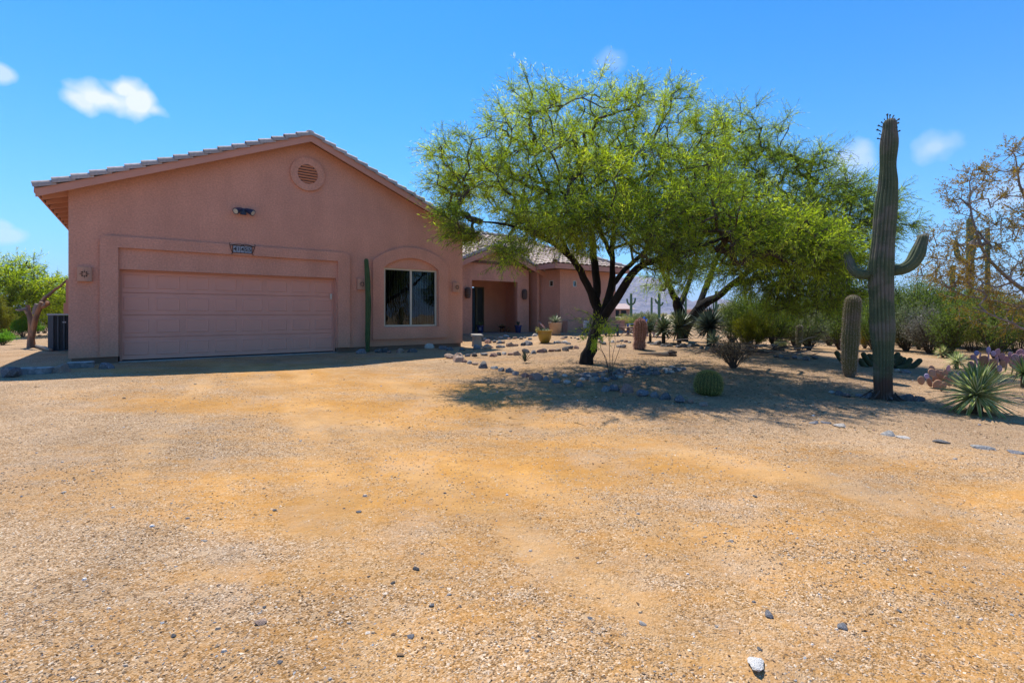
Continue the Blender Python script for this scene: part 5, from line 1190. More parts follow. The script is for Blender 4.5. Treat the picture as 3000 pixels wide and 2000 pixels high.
# ================================================================ ROSETTE PLANTS (yuccas, agaves)
def leaf_blade(L, Wd, bend, fold=.25, seg=6, tipw=.02, belly=.35):
    """blade along +Y from the origin, bending down"""
    m = MB(); vs = []; y = z = 0; a = 0
    for i in range(seg+1):
        u = i/seg; w_ = Wd*(.55+.45*math.sin(math.pi*min(1, u/belly*.5)) if u < belly else 1-((u-belly)/(1-belly))**1.6)*.5+1e-4
        vs += [(-w_, y, z+w_*fold), (0, y, z-w_*fold*.6), (w_, y, z+w_*fold)]
        a -= bend/seg; y += L/seg*math.cos(a); z += L/seg*math.sin(a)
    m.add(vs, [(3*i+j, 3*i+j+1, 3*i+j+4, 3*i+j+3) for i in range(seg) for j in (0, 1)]); me = m.mesh('leaf'); smooth(me); return me
def blade_mat(name, mid, edge, w0=.5, tr=.25):
    m = bpy.data.materials.new(name); m.use_nodes = True; t = m.node_tree; t.nodes.clear()
    co = N(t, 'ShaderNodeTexCoord'); sx = N(t, 'ShaderNodeSeparateXYZ'); t.links.new(co.outputs['Generated'], sx.inputs[0])
    a = N(t, 'ShaderNodeMath', operation='SUBTRACT'); a.inputs[1].default_value = .5; t.links.new(sx.outputs[0], a.inputs[0])
    b = N(t, 'ShaderNodeMath', operation='ABSOLUTE'); t.links.new(a.outputs[0], b.inputs[0])
    r = ramp(t, [(w0*.35, mid), (w0*.5, edge)]); t.links.new(b.outputs[0], r.inputs[0])
    oi = N(t, 'ShaderNodeObjectInfo'); h = N(t, 'ShaderNodeHueSaturation'); mr = N(t, 'ShaderNodeMapRange'); mr.inputs['To Min'].default_value = .75; mr.inputs['To Max'].default_value = 1.2
    t.links.new(oi.outputs['Random'], mr.inputs['Value']); t.links.new(mr.outputs[0], h.inputs['Value']); t.links.new(r.outputs[0], h.inputs['Color'])
    p = N(t, 'ShaderNodeBsdfPrincipled'); p.inputs['Roughness'].default_value = .45; t.links.new(h.outputs[0], p.inputs['Base Color'])
    tl = N(t, 'ShaderNodeBsdfTranslucent'); t.links.new(h.outputs[0], tl.inputs['Color'])
    mx = N(t, 'ShaderNodeMixShader'); mx.inputs[0].default_value = tr; t.links.new(p.outputs[0], mx.inputs[1]); t.links.new(tl.outputs[0], mx.inputs[2])
    o = N(t, 'ShaderNodeOutputMaterial'); t.links.new(mx.outputs[0], o.inputs[0]); return m
BL = {'variegated': blade_mat('variegated_yucca_leaf', (.26, .34, .08), (.78, .76, .42), .5, .4), 'variegated_dim': blade_mat('striped_yucca_leaf', (.05, .085, .035), (.20, .22, .10)),
      'bluegreen': blade_mat('blue_green_blade', (.04, .065, .055), (.07, .105, .08)), 'agave': blade_mat('agave_leaf', (.12, .17, .08), (.30, .33, .20)), 'dark': blade_mat('dark_agave_leaf', (.03, .05, .03), (.05, .075, .045)), 'greenblade': blade_mat('green_blade', (.08, .14, .04), (.15, .22, .07))}
def rosette(name, label, cat, loc, rad, n, wd, key, lo=-25, hi=88, cz=.3, bend=.3, group=None, parent=None, seed=0, stem=True, part='leaf', flop=0):
    rn = random.Random(seed+17); t = parent or thing(name, label, cat, loc, 0, group)
    vs = [leaf_blade(rad*rn.uniform(.85, 1.1), wd*rn.uniform(.9, 1.1), bend*b_) for b_ in (.2, .6, 1.0, 1.7)]
    for i in range(n):
        u = (i+.5)/n; el = R(lo+(hi-lo)*(1-u)**1.0+rn.uniform(-6, 6)); az = i*2.39996+rn.uniform(-.15, .15)
        d = Vector((math.cos(el)*math.cos(az), math.cos(el)*math.sin(az), math.sin(el)))
        # bend downward: blade's local z points up-ish
        x = d.cross(Vector((0, 0, 1))); x = x.normalized() if x.length > .05 else Vector((1, 0, 0)); z = x.cross(d)
        b = basis(x, d, z, Vector((0, 0, rad*cz))+d*rad*.03)
        o = bpy.data.objects.new(part, vs[rn.randrange(4)]); COL.objects.link(o); o.parent = t
        if not o.data.materials: o.data.materials.append(BL[key])
        s = rn.uniform(.85, 1.1)*(1 if el < R(60) else .95); o.matrix_local = b @ Matrix.Diagonal((1, s, 1, 1))
    if stem:
        m = MB(); m.tube([(0, 0, -.03), (0, 0, rad*cz*.6), (0, 0, rad*cz)], [rad*.12, rad*.12, rad*.07], 8); obj('stem', m, M['wood'], t)
    return t
def ros_px(name, label, cat, cx, cy, by, rpx, n, wd, key, D=None, **kw):
    p = ground(cx, by)
    if D: p = pt(cx, cy, D); by = cy+(p.z-gz(p.x, p.y))/mpp(D); p.z = gz(p.x, p.y)
    r = rpx*mpp(p.y); cz = max(.05, (by-cy)*mpp(p.y)/r)
    return rosette(name, label, cat, p, r, n, wd, key, cz=cz, **kw)
ros_px('yucca', 'large cream and green striped yucca in the right foreground', 'yucca', 2862, 1158, 1210, 112, 260, .044, 'variegated', lo=-42, bend=.22, seed=1)
ros_px('yucca', 'middle-sized cream striped yucca behind the largest one', 'yucca', 2803, 1062, 1080, 40, 80, .040, 'variegated', lo=-25, bend=.2, seed=2)
ros_px('yucca', 'smallest and farthest cream striped yucca, left of the purple prickly pears', 'yucca', 2762, 1034, 1048, 28, 60, .042, 'variegated', lo=-20, bend=.2, seed=3)
ros_px('yucca', 'striped yucca left of the second mesquite trunk', 'yucca', 1944, 966, 993, 48, 120, .075, 'variegated_dim', D=16.6, lo=-35, bend=.3, seed=4)
ros_px('yucca', 'striped yucca in front of the second mesquite trunk', 'yucca', 1990, 958, 994, 56, 130, .075, 'variegated_dim', D=16.2, lo=-45, bend=.3, seed=5)
ros_px('agave', 'dark agave crowding the left yucca beneath the second mesquite', 'agave', 1905, 972, 990, 34, 44, .10, 'dark', D=17, lo=0, bend=.3, seed=6)
ros_px('desert_spoon', 'dark blue-green spiky desert spoon right of the second mesquite trunk', 'desert spoon', 2078, 956, 988, 66, 300, .045, 'bluegreen', D=15.8, lo=-35, bend=.12, seed=7)
ros_px('agave', 'pale grey-green agave leaves beside the dry twiggy bush', 'agave', 2092, 1006, 1030, 44, 34, .075, 'agave', lo=10, bend=.3, seed=8)
ros_px('yucca', 'green narrow-leaved plant cut off by the right edge of the photo', 'yucca', 3000, 1095, 1135, 62, 110, .022, 'greenblade', lo=-20, bend=.5, seed=9)
ros_px('agave', 'small withered dark agave between the kerb stones and the mesquite', 'agave', 1538, 1060, 1063, 34, 22, .03, 'dark', lo=35, bend=.15, seed=10, stem=False)

# ================================================================ PRICKLY PEARS
M['pad_purple'] = mat('purple_pad', (.42, .23, .26), (.32, .17, .19), 6, .65, vary=.18, c3=(.46, .30, .36))
M['pad_brown'] = mat('russet_pad', (.40, .21, .15), (.30, .16, .10), 6, .65, vary=.2, c3=(.36, .26, .10))
M['pad_lilac'] = mat('lilac_pad', (.42, .36, .52), (.34, .27, .42), 6, .6, vary=.12)
pad = MB(); ns = 18; rings = [(0.02, .0), (.6, .03), (.9, .05), (1.0, .052)]
def padring(r, yy, k): 
    a = 2*math.pi*k/ns; return (r*math.sin(a)*(.84), yy, .98+r*(-math.cos(a))*(1.0)*(1.0 if math.cos(a) < 0 else 1.0)+(.10*r if False else 0))
vs = []; fs = []
for sgn in (1, -1):
    for r, th__ in [(.0, .075), (.55, .07), (.85, .05), (1.0, 0)]:
        vs += [padring(r, sgn*th__, k) for k in range(ns)]
for s_i in (0, 1):
    o_ = s_i*4*ns
    for j in range(3):
        for k in range(ns): fs.append((o_+j*ns+k, o_+j*ns+(k+1) % ns, o_+(j+1)*ns+(k+1) % ns, o_+(j+1)*ns+k))
pad.add([(x*(1-.22*(1-min(1, z/1.0))), y, z) for x, y, z in vs], fs)
pm0 = pad.mesh('pad'); bm = bmesh.new(); bm.from_mesh(pm0); bmesh.ops.remove_doubles(bm, verts=bm.verts, dist=.002); bm.to_mesh(pm0); bm.free(); smooth(pm0)
PADM = {}
for kk in ('pad_purple', 'pad_brown', 'pad_lilac'): PADM[kk] = pm0.copy(); PADM[kk].materials.append(M[kk])
def prickly(label, bx, by, pads, seed=0):
    rn = random.Random(seed); b_ = ground(bx, by); D = b_.y; t = thing('prickly_pear', label, 'cactus', b_)
    for (px, py, r, c) in pads:
        r *= .88
        d = rn.uniform(-.22, .22); r_ = r*mpp(D)*1.08; ctr = pt(px, py, D+d)-b_
        tilt = max(-.9, min(.9, (px-bx)/140.0))+rn.uniform(-.35, .35); e = Euler((rn.uniform(-.25, .25), tilt, rn.uniform(-.7, .7)))
        o = obj('pad', PADM[c], None, t, None, e, (r_*rn.uniform(.85, 1), r_*1.5, r_*rn.uniform(1, 1.15)))
        o.location = ctr-(e.to_matrix() @ Vector((0, 0, 1.0)))*r_
    return t
B_, Pp, Ll = 'pad_brown', 'pad_purple', 'pad_lilac'
prickly('sprawling russet prickly pear left of the large yucca', 2755, 1140, [(2699, 1115, 13, B_), (2715, 1102, 8, Ll), (2724, 1121, 15, B_), (2731, 1080, 11, B_), (2731, 1093, 13, B_), (2747, 1090, 9, B_), (2753, 1103, 16, B_), (2778, 1081, 12, Pp), (2769, 1096, 13, B_), (2782, 1119, 13, B_),
         (2794, 1108, 15, B_), (2747, 1129, 19, B_), (2763, 1132, 15, B_), (2811, 1093, 8, Ll), (2804, 1122, 14, B_), (2824, 1110, 12, B_), (2740, 1112, 13, B_), (2772, 1112, 12, B_), (2818, 1128, 13, B_)], 1)
prickly('tall purple prickly pear with lilac top pads right of the middle yucca', 2888, 1108, [(2861, 1035, 8, Ll), (2896, 1027, 12, Ll), (2871, 1046, 14, Pp), (2853, 1048, 10, Pp), (2922, 1032, 13, Pp), (2896, 1048, 15, Pp), (2919, 1046, 13, Pp), (2880, 1057, 15, B_), (2922, 1058, 14, Pp), (2906, 1068, 17, B_), (2887, 1071, 16, B_),
         (2845, 1070, 12, Pp), (2849, 1086, 13, Ll), (2874, 1087, 16, B_), (2912, 1090, 16, B_), (2928, 1080, 12, Pp), (2896, 1100, 16, B_), (2862, 1062, 12, Pp), (2935, 1045, 10, Pp), (2910, 1036, 9, Ll)], 2)
prickly('purple prickly pear at the right edge behind the green yucca', 2972, 1100, [(2960, 1041, 12, Pp), (2973, 1048, 12, Pp), (2989, 1038, 14, Pp), (2947, 1054, 11, Pp), (2938, 1067, 13, B_), (2960, 1060, 14, B_), (2976, 1070, 16, Pp), (2992, 1054, 16, Pp), (2947, 1076, 14, B_), (2966, 1086, 15, B_), (2990, 1080, 15, B_), (3005, 1066, 14, Pp), (3008, 1045, 12, Pp), (2978, 1096, 14, B_)], 3)

# ================================================================ SHRUBS
def bush(name, label, cat, loc, h, w, lf, stems=26, leavesn=2600, L=(.03, .06), Wd=(.008, .016), seed=0, wood=None, group=None, open_=.35, upr=.5, spr=.08, srad=.006, twigk=3, leafpart='foliage', dens=.25):
    rg_ = np.random.default_rng(seed+100); t = thing(name, label, cat, loc, 0, group)
    a = rg_.random(stems)*6.283; rr = np.sqrt(rg_.random(stems)); el = (1-rr*.75)
    e = np.stack([np.cos(a)*rr*w/2, np.sin(a)*rr*w/2, h*(.55+.45*(1-rr**2))*rg_.uniform(.75, 1.05, stems)], -1)
    s = np.stack([np.cos(a)*.04*w, np.sin(a)*.04*w, np.zeros(stems)], -1)
    c = s*.5+e*.5+np.stack([-np.cos(a)*rr*w*.06, -np.sin(a)*rr*w*.06, np.full(stems, h*.04)], -1)+rg_.normal(size=(stems, 3))*w*.03
    m = MB(); K_ = 5; paths = []
    for i in range(stems):
        pth = [tuple((1-u)**2*s[i]+2*u*(1-u)*c[i]+u*u*e[i]+(rg_.normal(size=3)*w*.008 if 0 < u < 1 else 0)) for u in np.linspace(0, 1, K_)]
        m.tube(pth, [srad*(1-.7*u) for u in np.linspace(0, 1, K_)], 4, False); paths.append(np.array(pth))
    subs = []
    for i in range(stems):
        for _ in range(twigk):
            u = rg_.uniform(.3, .95); j = min(K_-2, int(u*(K_-1))); f = u*(K_-1)-j; p = paths[i][j]*(1-f)+paths[i][j+1]*f
            d = unit(paths[i][-1]-p+rg_.normal(size=3)*.5*w*.35+np.array([0, 0, .1*h])); q = p+d*rg_.uniform(.12, .3)*max(h, w)*.6; q[2] = max(q[2], .02)
            m.tube([tuple(p), tuple((p+q)/2+rg_.normal(size=3)*.01*w), tuple(q)], [srad*.5, srad*.4, srad*.25], 3, False); subs.append((p, q))
    obj('stems', m.mesh('stems'), wood or M['twig'], t)
    seg = [(pp[j], pp[j+1]) for pp in paths for j in range(1, K_-1)]+subs*2
    seg = np.array(seg); ix = rg_.integers(0, len(seg), leavesn); u = rg_.random((leavesn, 1))**.8
    pos = seg[ix, 0]*(1-u)+seg[ix, 1]*u+rg_.normal(size=(leavesn, 3))*spr*w*.5; pos[:, 2] = np.maximum(pos[:, 2], .01)
    d = unit(seg[ix, 1]-seg[ix, 0])*upr+rg_.normal(size=(leavesn, 3))*(1-upr)+np.array([0, 0, .15])
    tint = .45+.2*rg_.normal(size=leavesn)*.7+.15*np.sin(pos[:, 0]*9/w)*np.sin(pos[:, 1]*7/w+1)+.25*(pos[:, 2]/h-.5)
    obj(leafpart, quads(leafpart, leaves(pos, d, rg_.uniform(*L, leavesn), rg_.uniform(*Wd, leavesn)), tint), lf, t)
    return t
def bush_px(name, label, cat, px, base, topy, wpx, lf, D=None, **kw):
    if D is None: p = ground(px, base)
    else: p = pt(px, base, D); p.z = gz(p.x, p.y)
    k = mpp(p.y); h = (CAMZ+(HY-topy)*k-p.z)*1.12
    return bush(name, label, cat, p, h, wpx*k, lf, **kw)
bush_px('creosote_bush', 'yellow-green rounded creosote bush right of the brush pile', 'bush', 2208, 1022, 925, 125, LEAF['yellowgreen'], stems=60, leavesn=11000, L=(.05, .11), Wd=(.010, .02), seed=1, upr=.7)
bush_px('palo_verde_bush', 'tall pale green bush behind the yellow-green creosote', 'bush', 2185, 990, 860, 200, LEAF['green'], D=17, stems=60, leavesn=14000, L=(.05, .11), Wd=(.012, .022), seed=2, upr=.5)
bush_px('sage_bush', 'dull grey-green bush between the desert spoon and second mesquite', 'bush', 2055, 985, 912, 110, LEAF['graygreen'], D=22, stems=40, leavesn=6000, L=(.04, .09), Wd=(.010, .02), seed=3)
bush_px('bursage_bush', 'grey twiggy bush right of the yellow-green creosote', 'bush', 2298, 1005, 955, 85, LEAF['grey'], stems=50, leavesn=4500, L=(.03, .06), seed=4)
bush_px('bursage_bush', 'small green-grey tuft in front of the grey twiggy bush', 'bush', 2292, 1022, 997, 46, LEAF['graygreen'], stems=30, leavesn=2200, L=(.02, .05), seed=5)
bush_px('bursage_bush', 'small grey bush right behind the small slender barrel cactus', 'bush', 2362, 1016, 980, 50, LEAF['grey'], stems=30, leavesn=2200, L=(.02, .05), seed=6)
bush_px('bursage_bush', 'wide grey bush left of the tall grey barrel cactus', 'bush', 2430, 1012, 945, 105, LEAF['grey'], stems=50, leavesn=5000, L=(.03, .06), seed=7)
bush_px('green_bush', 'light green bush left of the wide grey bush', 'bush', 2393, 1000, 935, 80, LEAF['green'], stems=40, leavesn=5000, L=(.03, .07), seed=8)
bush_px('brittle_bush', 'orange-brown bush seen between barrel cactus and saguaro', 'bush', 2533, 1020, 965, 62, LEAF['orange'], stems=36, leavesn=3600, L=(.03, .06), seed=9)
bush_px('brittle_bush', 'bright orange-yellow bush right of the saguaro', 'bush', 2640, 1018, 955, 66, LEAF['orange'], stems=40, leavesn=4600, L=(.03, .06), seed=10)
bush_px('bursage_bush', 'olive-grey bush right of the orange-yellow bush', 'bush', 2692, 1024, 962, 74, LEAF['graygreen'], stems=40, leavesn=4200, L=(.03, .06), seed=11)
bush_px('bursage_bush', 'grey-brown twiggy bush right of the olive-grey bush', 'bush', 2745, 1022, 975, 80, LEAF['grey'], stems=44, leavesn=4000, L=(.03, .06), seed=12)
bush_px('creosote_bush', 'large yellow-green bush behind the smallest yucca', 'bush', 2850, 1030, 905, 210, LEAF['yellowgreen'], stems=90, leavesn=12000, L=(.04, .09), seed=13)
bush_px('creosote_bush', 'large yellow-green bush reaching the right edge behind the prickly pears', 'bush', 2985, 1035, 880, 210, LEAF['yellowgreen'], stems=90, leavesn=11000, L=(.04, .09), seed=14)
for i, (px, base, tp, wpx, D, lf, lb) in enumerate([(2690, 975, 822, 230, 19, 'green', 'rounded green palo verde directly right of the tall saguaro'), (2800, 985, 855, 210, 18, 'green', 'dark green palo verde behind the orange seeded tree'), (2430, 975, 850, 260, 21, 'green', 'green palo verde between the second mesquite and the saguaro'),
        (2590, 975, 850, 180, 23, 'green', 'green palo verde directly behind the saguaro'), (2310, 970, 880, 200, 24, 'green', 'low green palo verde beneath the second mesquite crown'), (2930, 985, 880, 220, 17, 'yellowgreen', 'yellow-green palo verde at the right edge'),
        (2500, 965, 845, 240, 27, 'graygreen', 'grey-green palo verde farther back behind the barrel cactus'), (2720, 965, 840, 240, 27, 'yellowgreen', 'yellow-green palo verde far behind the orange bush'), (2250, 965, 868, 200, 27, 'yellowgreen', 'yellow-green palo verde far behind the creosote bush'),
        (2380, 965, 870, 220, 30, 'graygreen', 'grey-green palo verde in the gap under the second crown'), (2850, 970, 850, 220, 24, 'graygreen', 'grey-green palo verde behind the saguaros at the right'), (2640, 968, 865, 180, 25, 'green', 'dark green palo verde farthest behind the saguaro arm')]):
    bush_px('palo_verde', lb, 'tree', px, base, tp, wpx, LEAF[lf], D=D, stems=70, leavesn=15000, L=(.07, .15), Wd=(.014, .028), seed=30+i, srad=.018, upr=.4, spr=.14)
rn_ = random.Random(5)
for i, (px, base, tp, wpx, D, lf, lb) in enumerate([(2145, 1000, 905, 110, 17.5, 'graygreen', 'pale grey-green bush left of the yellow-green creosote'), (2270, 1000, 900, 120, 17, 'green', 'green bush right behind the yellow-green creosote'), (2330, 1000, 895, 130, 18, 'yellowgreen', 'yellow-green bush behind the slender barrel cactus'),
        (2370, 1000, 915, 110, 16.5, 'graygreen', 'grey-green bush right of the slender barrel cactus'), (2460, 1000, 890, 120, 17, 'green', 'green bush left behind the tall grey barrel cactus'), (2560, 1000, 900, 120, 17, 'green', 'green bush in the gap between barrel cactus and saguaro'),
        (2655, 1000, 890, 130, 16.5, 'graygreen', 'grey-green bush above the orange-yellow bush'), (2725, 1000, 905, 140, 15.5, 'grey', 'tall grey bush above the grey-brown twiggy bush'), (2780, 1005, 890, 130, 14.5, 'green', 'green bush left of the large yellow-green bush'), (2920, 1010, 875, 150, 13.5, 'green', 'tall green bush between the two large yellow-green bushes')]):
    bush_px('desert_bush', lb, 'bush', px, base, tp, wpx, LEAF[lf], D=D, stems=50, leavesn=5500, L=(.05, .11), Wd=(.012, .024), seed=130+i, srad=.012, upr=.45, spr=.12)
# dry twiggy bush, brush pile, sapling
bush_px('dry_bush', 'dry twiggy bush with sparse olive leaves right of the golden barrel cactus', 'bush', 2148, 1078, 985, 130, LEAF['dry'], stems=46, leavesn=2200, L=(.03, .06), seed=15, wood=M['twig'], srad=.009, twigk=7)
p0 = ground(2250, 1038); t = thing('brush_pile', 'heap of bleached dead twigs and branches right of the dry bush', 'brush pile', p0)
for i in range(80):
    x = random.gauss(-.2, .85); y = random.gauss(0, .30); z = abs(random.gauss(.12, .13)); a = random.gauss(0, .5)+random.choice([0, .3, -.3]); L_ = random.uniform(.25, .9)
    m = MB(); d = Vector((math.cos(a), math.sin(a)*.6, random.uniform(-.15, .25)))*L_; c = Vector((x, y, z)); r = random.uniform(.006, .02)
    m.tube([c-d*.5, c+Vector((0, 0, random.uniform(-.03, .05))), c+d*.5], [r, r*.8, r*.4], 5); obj('dead_branch', m, M['greytwig'] if random.random() < .35 else (M['log'] if random.random() < .4 else M['wood']), t)
ls = ground(1945, 1043); t = thing('dead_log', 'bleached splintered dead log lying right of the red barrel cactus', 'log', ls)
m = MB(); m.tube([(-.65, .12, .05), (-.3, .05, .06), (0, 0, .05), (.12, -.01, .07)], [.012, .03, .05, .06], 8, True, lambda k, i: 1+.25*math.sin(2*math.pi*k*2+i)); obj('trunk', smooth(m.mesh(), 50), M['log'], t)
m = MB(); m.tube([(.1, 0, .06), (.22, 0, .09), (.34, -.02, .10)], [.07, .06, .02], 7, True, lambda k, i: 1+.3*math.sin(2*math.pi*k*3+i)); m.tube([(.12, -.02, .05), (.25, -.05, .03), (.32, -.05, .03)], [.05, .05, .02], 6); obj('broken_end', m.mesh(), M['wood'], t)
m = MB(); m.tube([(-.1, .1, .06), (.1, .14, .09), (.3, .12, .08)], [.012, .012, .006], 5); obj('branch', m, M['greytwig'], t)
sp0 = ground(1790, 1108); D = sp0.y
t = thing('sapling', 'thin mesquite sapling with a few green tufts in front of the main trunk', 'sapling', sp0)
m = MB(); paths = []
for ps in ([(1788, 1112), (1787, 1060), (1785, 1010), (1783, 960, .1), (1770, 945, .1), (1740, 938, .1)], [(1792, 1112), (1793, 1075), (1795, 1040), (1803, 1005), (1800, 975, .1)], [(1786, 1108), (1779, 1070), (1768, 1035), (1745, 1010), (1722, 1000)], [(1790, 1100), (1798, 1070), (1812, 1030), (1822, 1000)], [(1784, 1090), (1776, 1050), (1760, 1020), (1756, 985), (1765, 960)]):
    q_ = [Vector(p)-sp0 for p in px_path(ps, D)]; m.tube(q_, [.007*(1-.7*i/len(q_)) for i in range(len(q_))], 5); paths.append(q_)
obj('stems', m.mesh(), M['twig'], t)
c_ = []; 
for (px, py, rx, ry, n) in [(1770, 958, 22, 14, 130), (1788, 968, 14, 12, 90), (1745, 1003, 12, 16, 110), (1712, 985, 14, 8, 50), (1805, 960, 10, 8, 40), (1762, 985, 10, 10, 50), (1737, 1018, 8, 10, 50)]:
    for _ in range(n): c_.append(tuple(pt(px+random.gauss(0, rx*.5), py+random.gauss(0, ry*.5), D-.05+random.gauss(0, .06))-sp0))
c_ = np.array(c_); n = len(c_); obj('foliage', quads('foliage', leaves(c_, rng.normal(size=(n, 3))*.5+np.array([0, 0, -.8]), rng.uniform(.04, .09, n), rng.uniform(.008, .016, n)), rng.uniform(.4, .9, n)), LEAF['mesquite'], t)

# orange-seeded tree at the right edge
D = 8.6; rb = pt(3230, 1120, D); rb.z = gz(rb.x, rb.y)
T3 = thing('palo_verde_tree', 'open grey-branched tree with orange seed tufts leaning in from the right edge', 'tree', rb)
L3 = [([rb-Vector((0, 0, .2)), rb+Vector((-.1, 0, .5)), rb+Vector((-.25, 0, 1.0))], [.10, .085, .07]),
      (px_path([(3170, 960), (3080, 900, -.1), (3000, 850, -.2), (2920, 790, -.2), (2870, 720, -.1), (2845, 640, 0), (2838, 560, 0), (2850, 500, 0)], D), [.05, .042, .035, .028, .022, .016, .012, .007]),
      (px_path([(3165, 940), (3080, 930, .3), (3000, 900, .4), (2900, 880, .5), (2810, 860, .5), (2740, 820, .5)], D), [.045, .035, .027, .02, .013, .008]),
      (px_path([(3150, 880), (3080, 760, .1), (3020, 650, .1), (2990, 540, .1), (2975, 460, .1)], D), [.05, .04, .03, .02, .01]),
      (px_path([(3170, 980), (3080, 990, -.2), (3000, 960, -.3), (2920, 930, -.3), (2850, 900, -.3)], D), [.04, .03, .022, .015, .008])]
A3 = blob_points([(2850, 560, D, 70, 70, .5, 38), (2850, 720, D, 100, 80, .7, 60), (2980, 500, D, 60, 90, .5, 44), (2960, 660, D, 110, 90, .8, 70), (2800, 800, D, 95, 65, .6, 55), (2920, 830, D, 140, 80, .9, 80), (3080, 600, D, 90, 150, .7, 60), (3080, 820, D, 110, 120, .8, 50), (2730, 690, D, 16, 12, .1, 3), (2860, 510, D, 40, 20, .2, 10), (2960, 930, D, 110, 50, .7, 40)], 9)
grow(T3, 'trunk', L3, A3, .03, tip=.0035, seed=8, wood=M['greytwig'], twig=M['greytwig'], up=.1, droop=.1, twigs=5, tw_len=(.10, .30), lf=LEAF['orange'], lf_n=8, lf_L=(.022, .045), lf_W=(.010, .018), origin=rb, lname='seed_tufts', seg=.2, min_r=.003, tw_r=.002, noise_amp=.2)

# left side plants
D = 23; lb_ = pt(20, 965, D); lb_.z = gz(lb_.x, lb_.y)
T4 = thing('palo_verde_tree', 'flat-topped feathery green palo verde tree at the left edge behind the dead stump', 'tree', lb_)
L4 = [([lb_-Vector((0, 0, .2))]+px_path([(25, 930), (30, 890), (35, 850), (60, 800), (80, 765)], D), [.14, .13, .12, .10, .06, .03]), (px_path([(30, 890), (80, 860), (130, 835), (165, 825)], D), [.08, .07, .045, .02]), (px_path([(28, 900), (-20, 850), (-60, 820)], D), [.08, .06, .03])]
A4 = blob_points([(40, 790, D, 90, 40, 1.6, 60), (100, 830, D, 75, 40, 1.4, 60), (40, 860, D, 110, 45, 1.8, 90), (140, 850, D, 45, 30, .9, 30), (-50, 830, D, 90, 70, 1.6, 60), (110, 890, D, 70, 35, 1.3, 50)], 10)
grow(T4, 'trunk', L4, A4, .08, seed=12, wood=M['bark'], twig=M['twig'], up=.0, droop=.05, twigs=6, tw_len=(.3, .7), lf=LEAF['mesquite'], lf_n=9, lf_L=(.09, .17), lf_W=(.02, .035), origin=lb_, tw_r=.006)
bush_px('palo_verde', 'rounded bright green tree right behind the air conditioner', 'tree', 165, 975, 838, 110, LEAF['mesquite'], D=25, stems=60, leavesn=12000, L=(.08, .16), Wd=(.018, .03), seed=51, srad=.02, spr=.14)
bush_px('green_bush', 'dense green bush beneath the left palo verde', 'bush', 45, 975, 905, 130, LEAF['green'], D=24, stems=50, leavesn=8000, L=(.06, .12), Wd=(.016, .028), seed=52)
bush_px('creosote_bush', 'yellow-green bush at the left edge', 'bush', 4, 965, 880, 60, LEAF['yellowgreen'], D=19, stems=40, leavesn=6000, L=(.06, .12), seed=53)
bush_px('brittle_bush', 'spiky bright green bush behind the dead stump', 'bush', 66, 987, 915, 72, LEAF['bright'], stems=60, leavesn=5200, L=(.09, .17), Wd=(.010, .018), seed=54, upr=.85)
bush_px('brittle_bush', 'small bright green tuft right of the dead stump', 'bush', 112, 978, 948, 34, LEAF['bright'], stems=30, leavesn=1800, L=(.06, .11), seed=55, upr=.8)
bush_px('brittle_bush', 'low bright green plant cut off by the left edge', 'bush', 8, 1010, 975, 66, LEAF['bright'], stems=40, leavesn=3200, L=(.05, .10), seed=56, upr=.8)
bush_px('dry_bush', 'dark leafless bush left of the air conditioner', 'bush', 130, 976, 922, 60, LEAF['dry'], stems=50, leavesn=1500, L=(.04, .07), seed=57, twigk=6, wood=M['wood'])
for i, (px, py, w_, c_, lb) in enumerate([(8, 965, 26, 'tan', 'tan boulder at the left edge under the yellow-green bush'), (25, 985, 16, 'pale', 'pale stone left of the spiky green bush'), (132, 975, 14, 'tan', 'tan stone beneath the dark leafless bush'), (118, 985, 10, 'reddish', 'reddish stone near the air conditioner'), (142, 980, 12, 'pale', 'pale stone beside the air conditioner')]):
    p = ground(px, py); rock(p, w_*mpp(p.y), c_, lb)

# ================================================================ DESERT BEYOND
GRP = 'low shrubs on the desert flat beyond the patio'
protos = [bush('desert_shrub', '', 'bush', (0, 0, 0), 1.3, 2.2, LEAF[l], stems=26, leavesn=2600, L=(.09, .17), Wd=(.03, .05), seed=70+i, srad=.012) for i, l in enumerate(['graygreen', 'straw', 'green', 'yellowgreen', 'grey'])]
NM = ['grey-green', 'straw-coloured', 'green', 'yellow-green', 'grey']
spots = []
for px, py in [(1812, 948), (1835, 938), (1860, 946), (1885, 935), (1900, 944), (1925, 938), (1950, 948), (1968, 936), (1990, 942), (2030, 945), (2055, 938), (2075, 944), (2110, 940), (1822, 928), (1850, 926), (1875, 925), (1915, 927), (1945, 929), (1975, 927), (2020, 930), (2045, 927), (2085, 929), (1860, 962), (1895, 960), (1830, 958), (1935, 958), (2140, 935), (1990, 955)]:
    spots.append((px, py))
for i in range(70): spots.append((random.uniform(2120, 3300), random.uniform(926, 942)))
for i in range(14): spots.append((random.uniform(-300, 190), random.uniform(928, 945)))
cnt_ = {}
spots.sort()
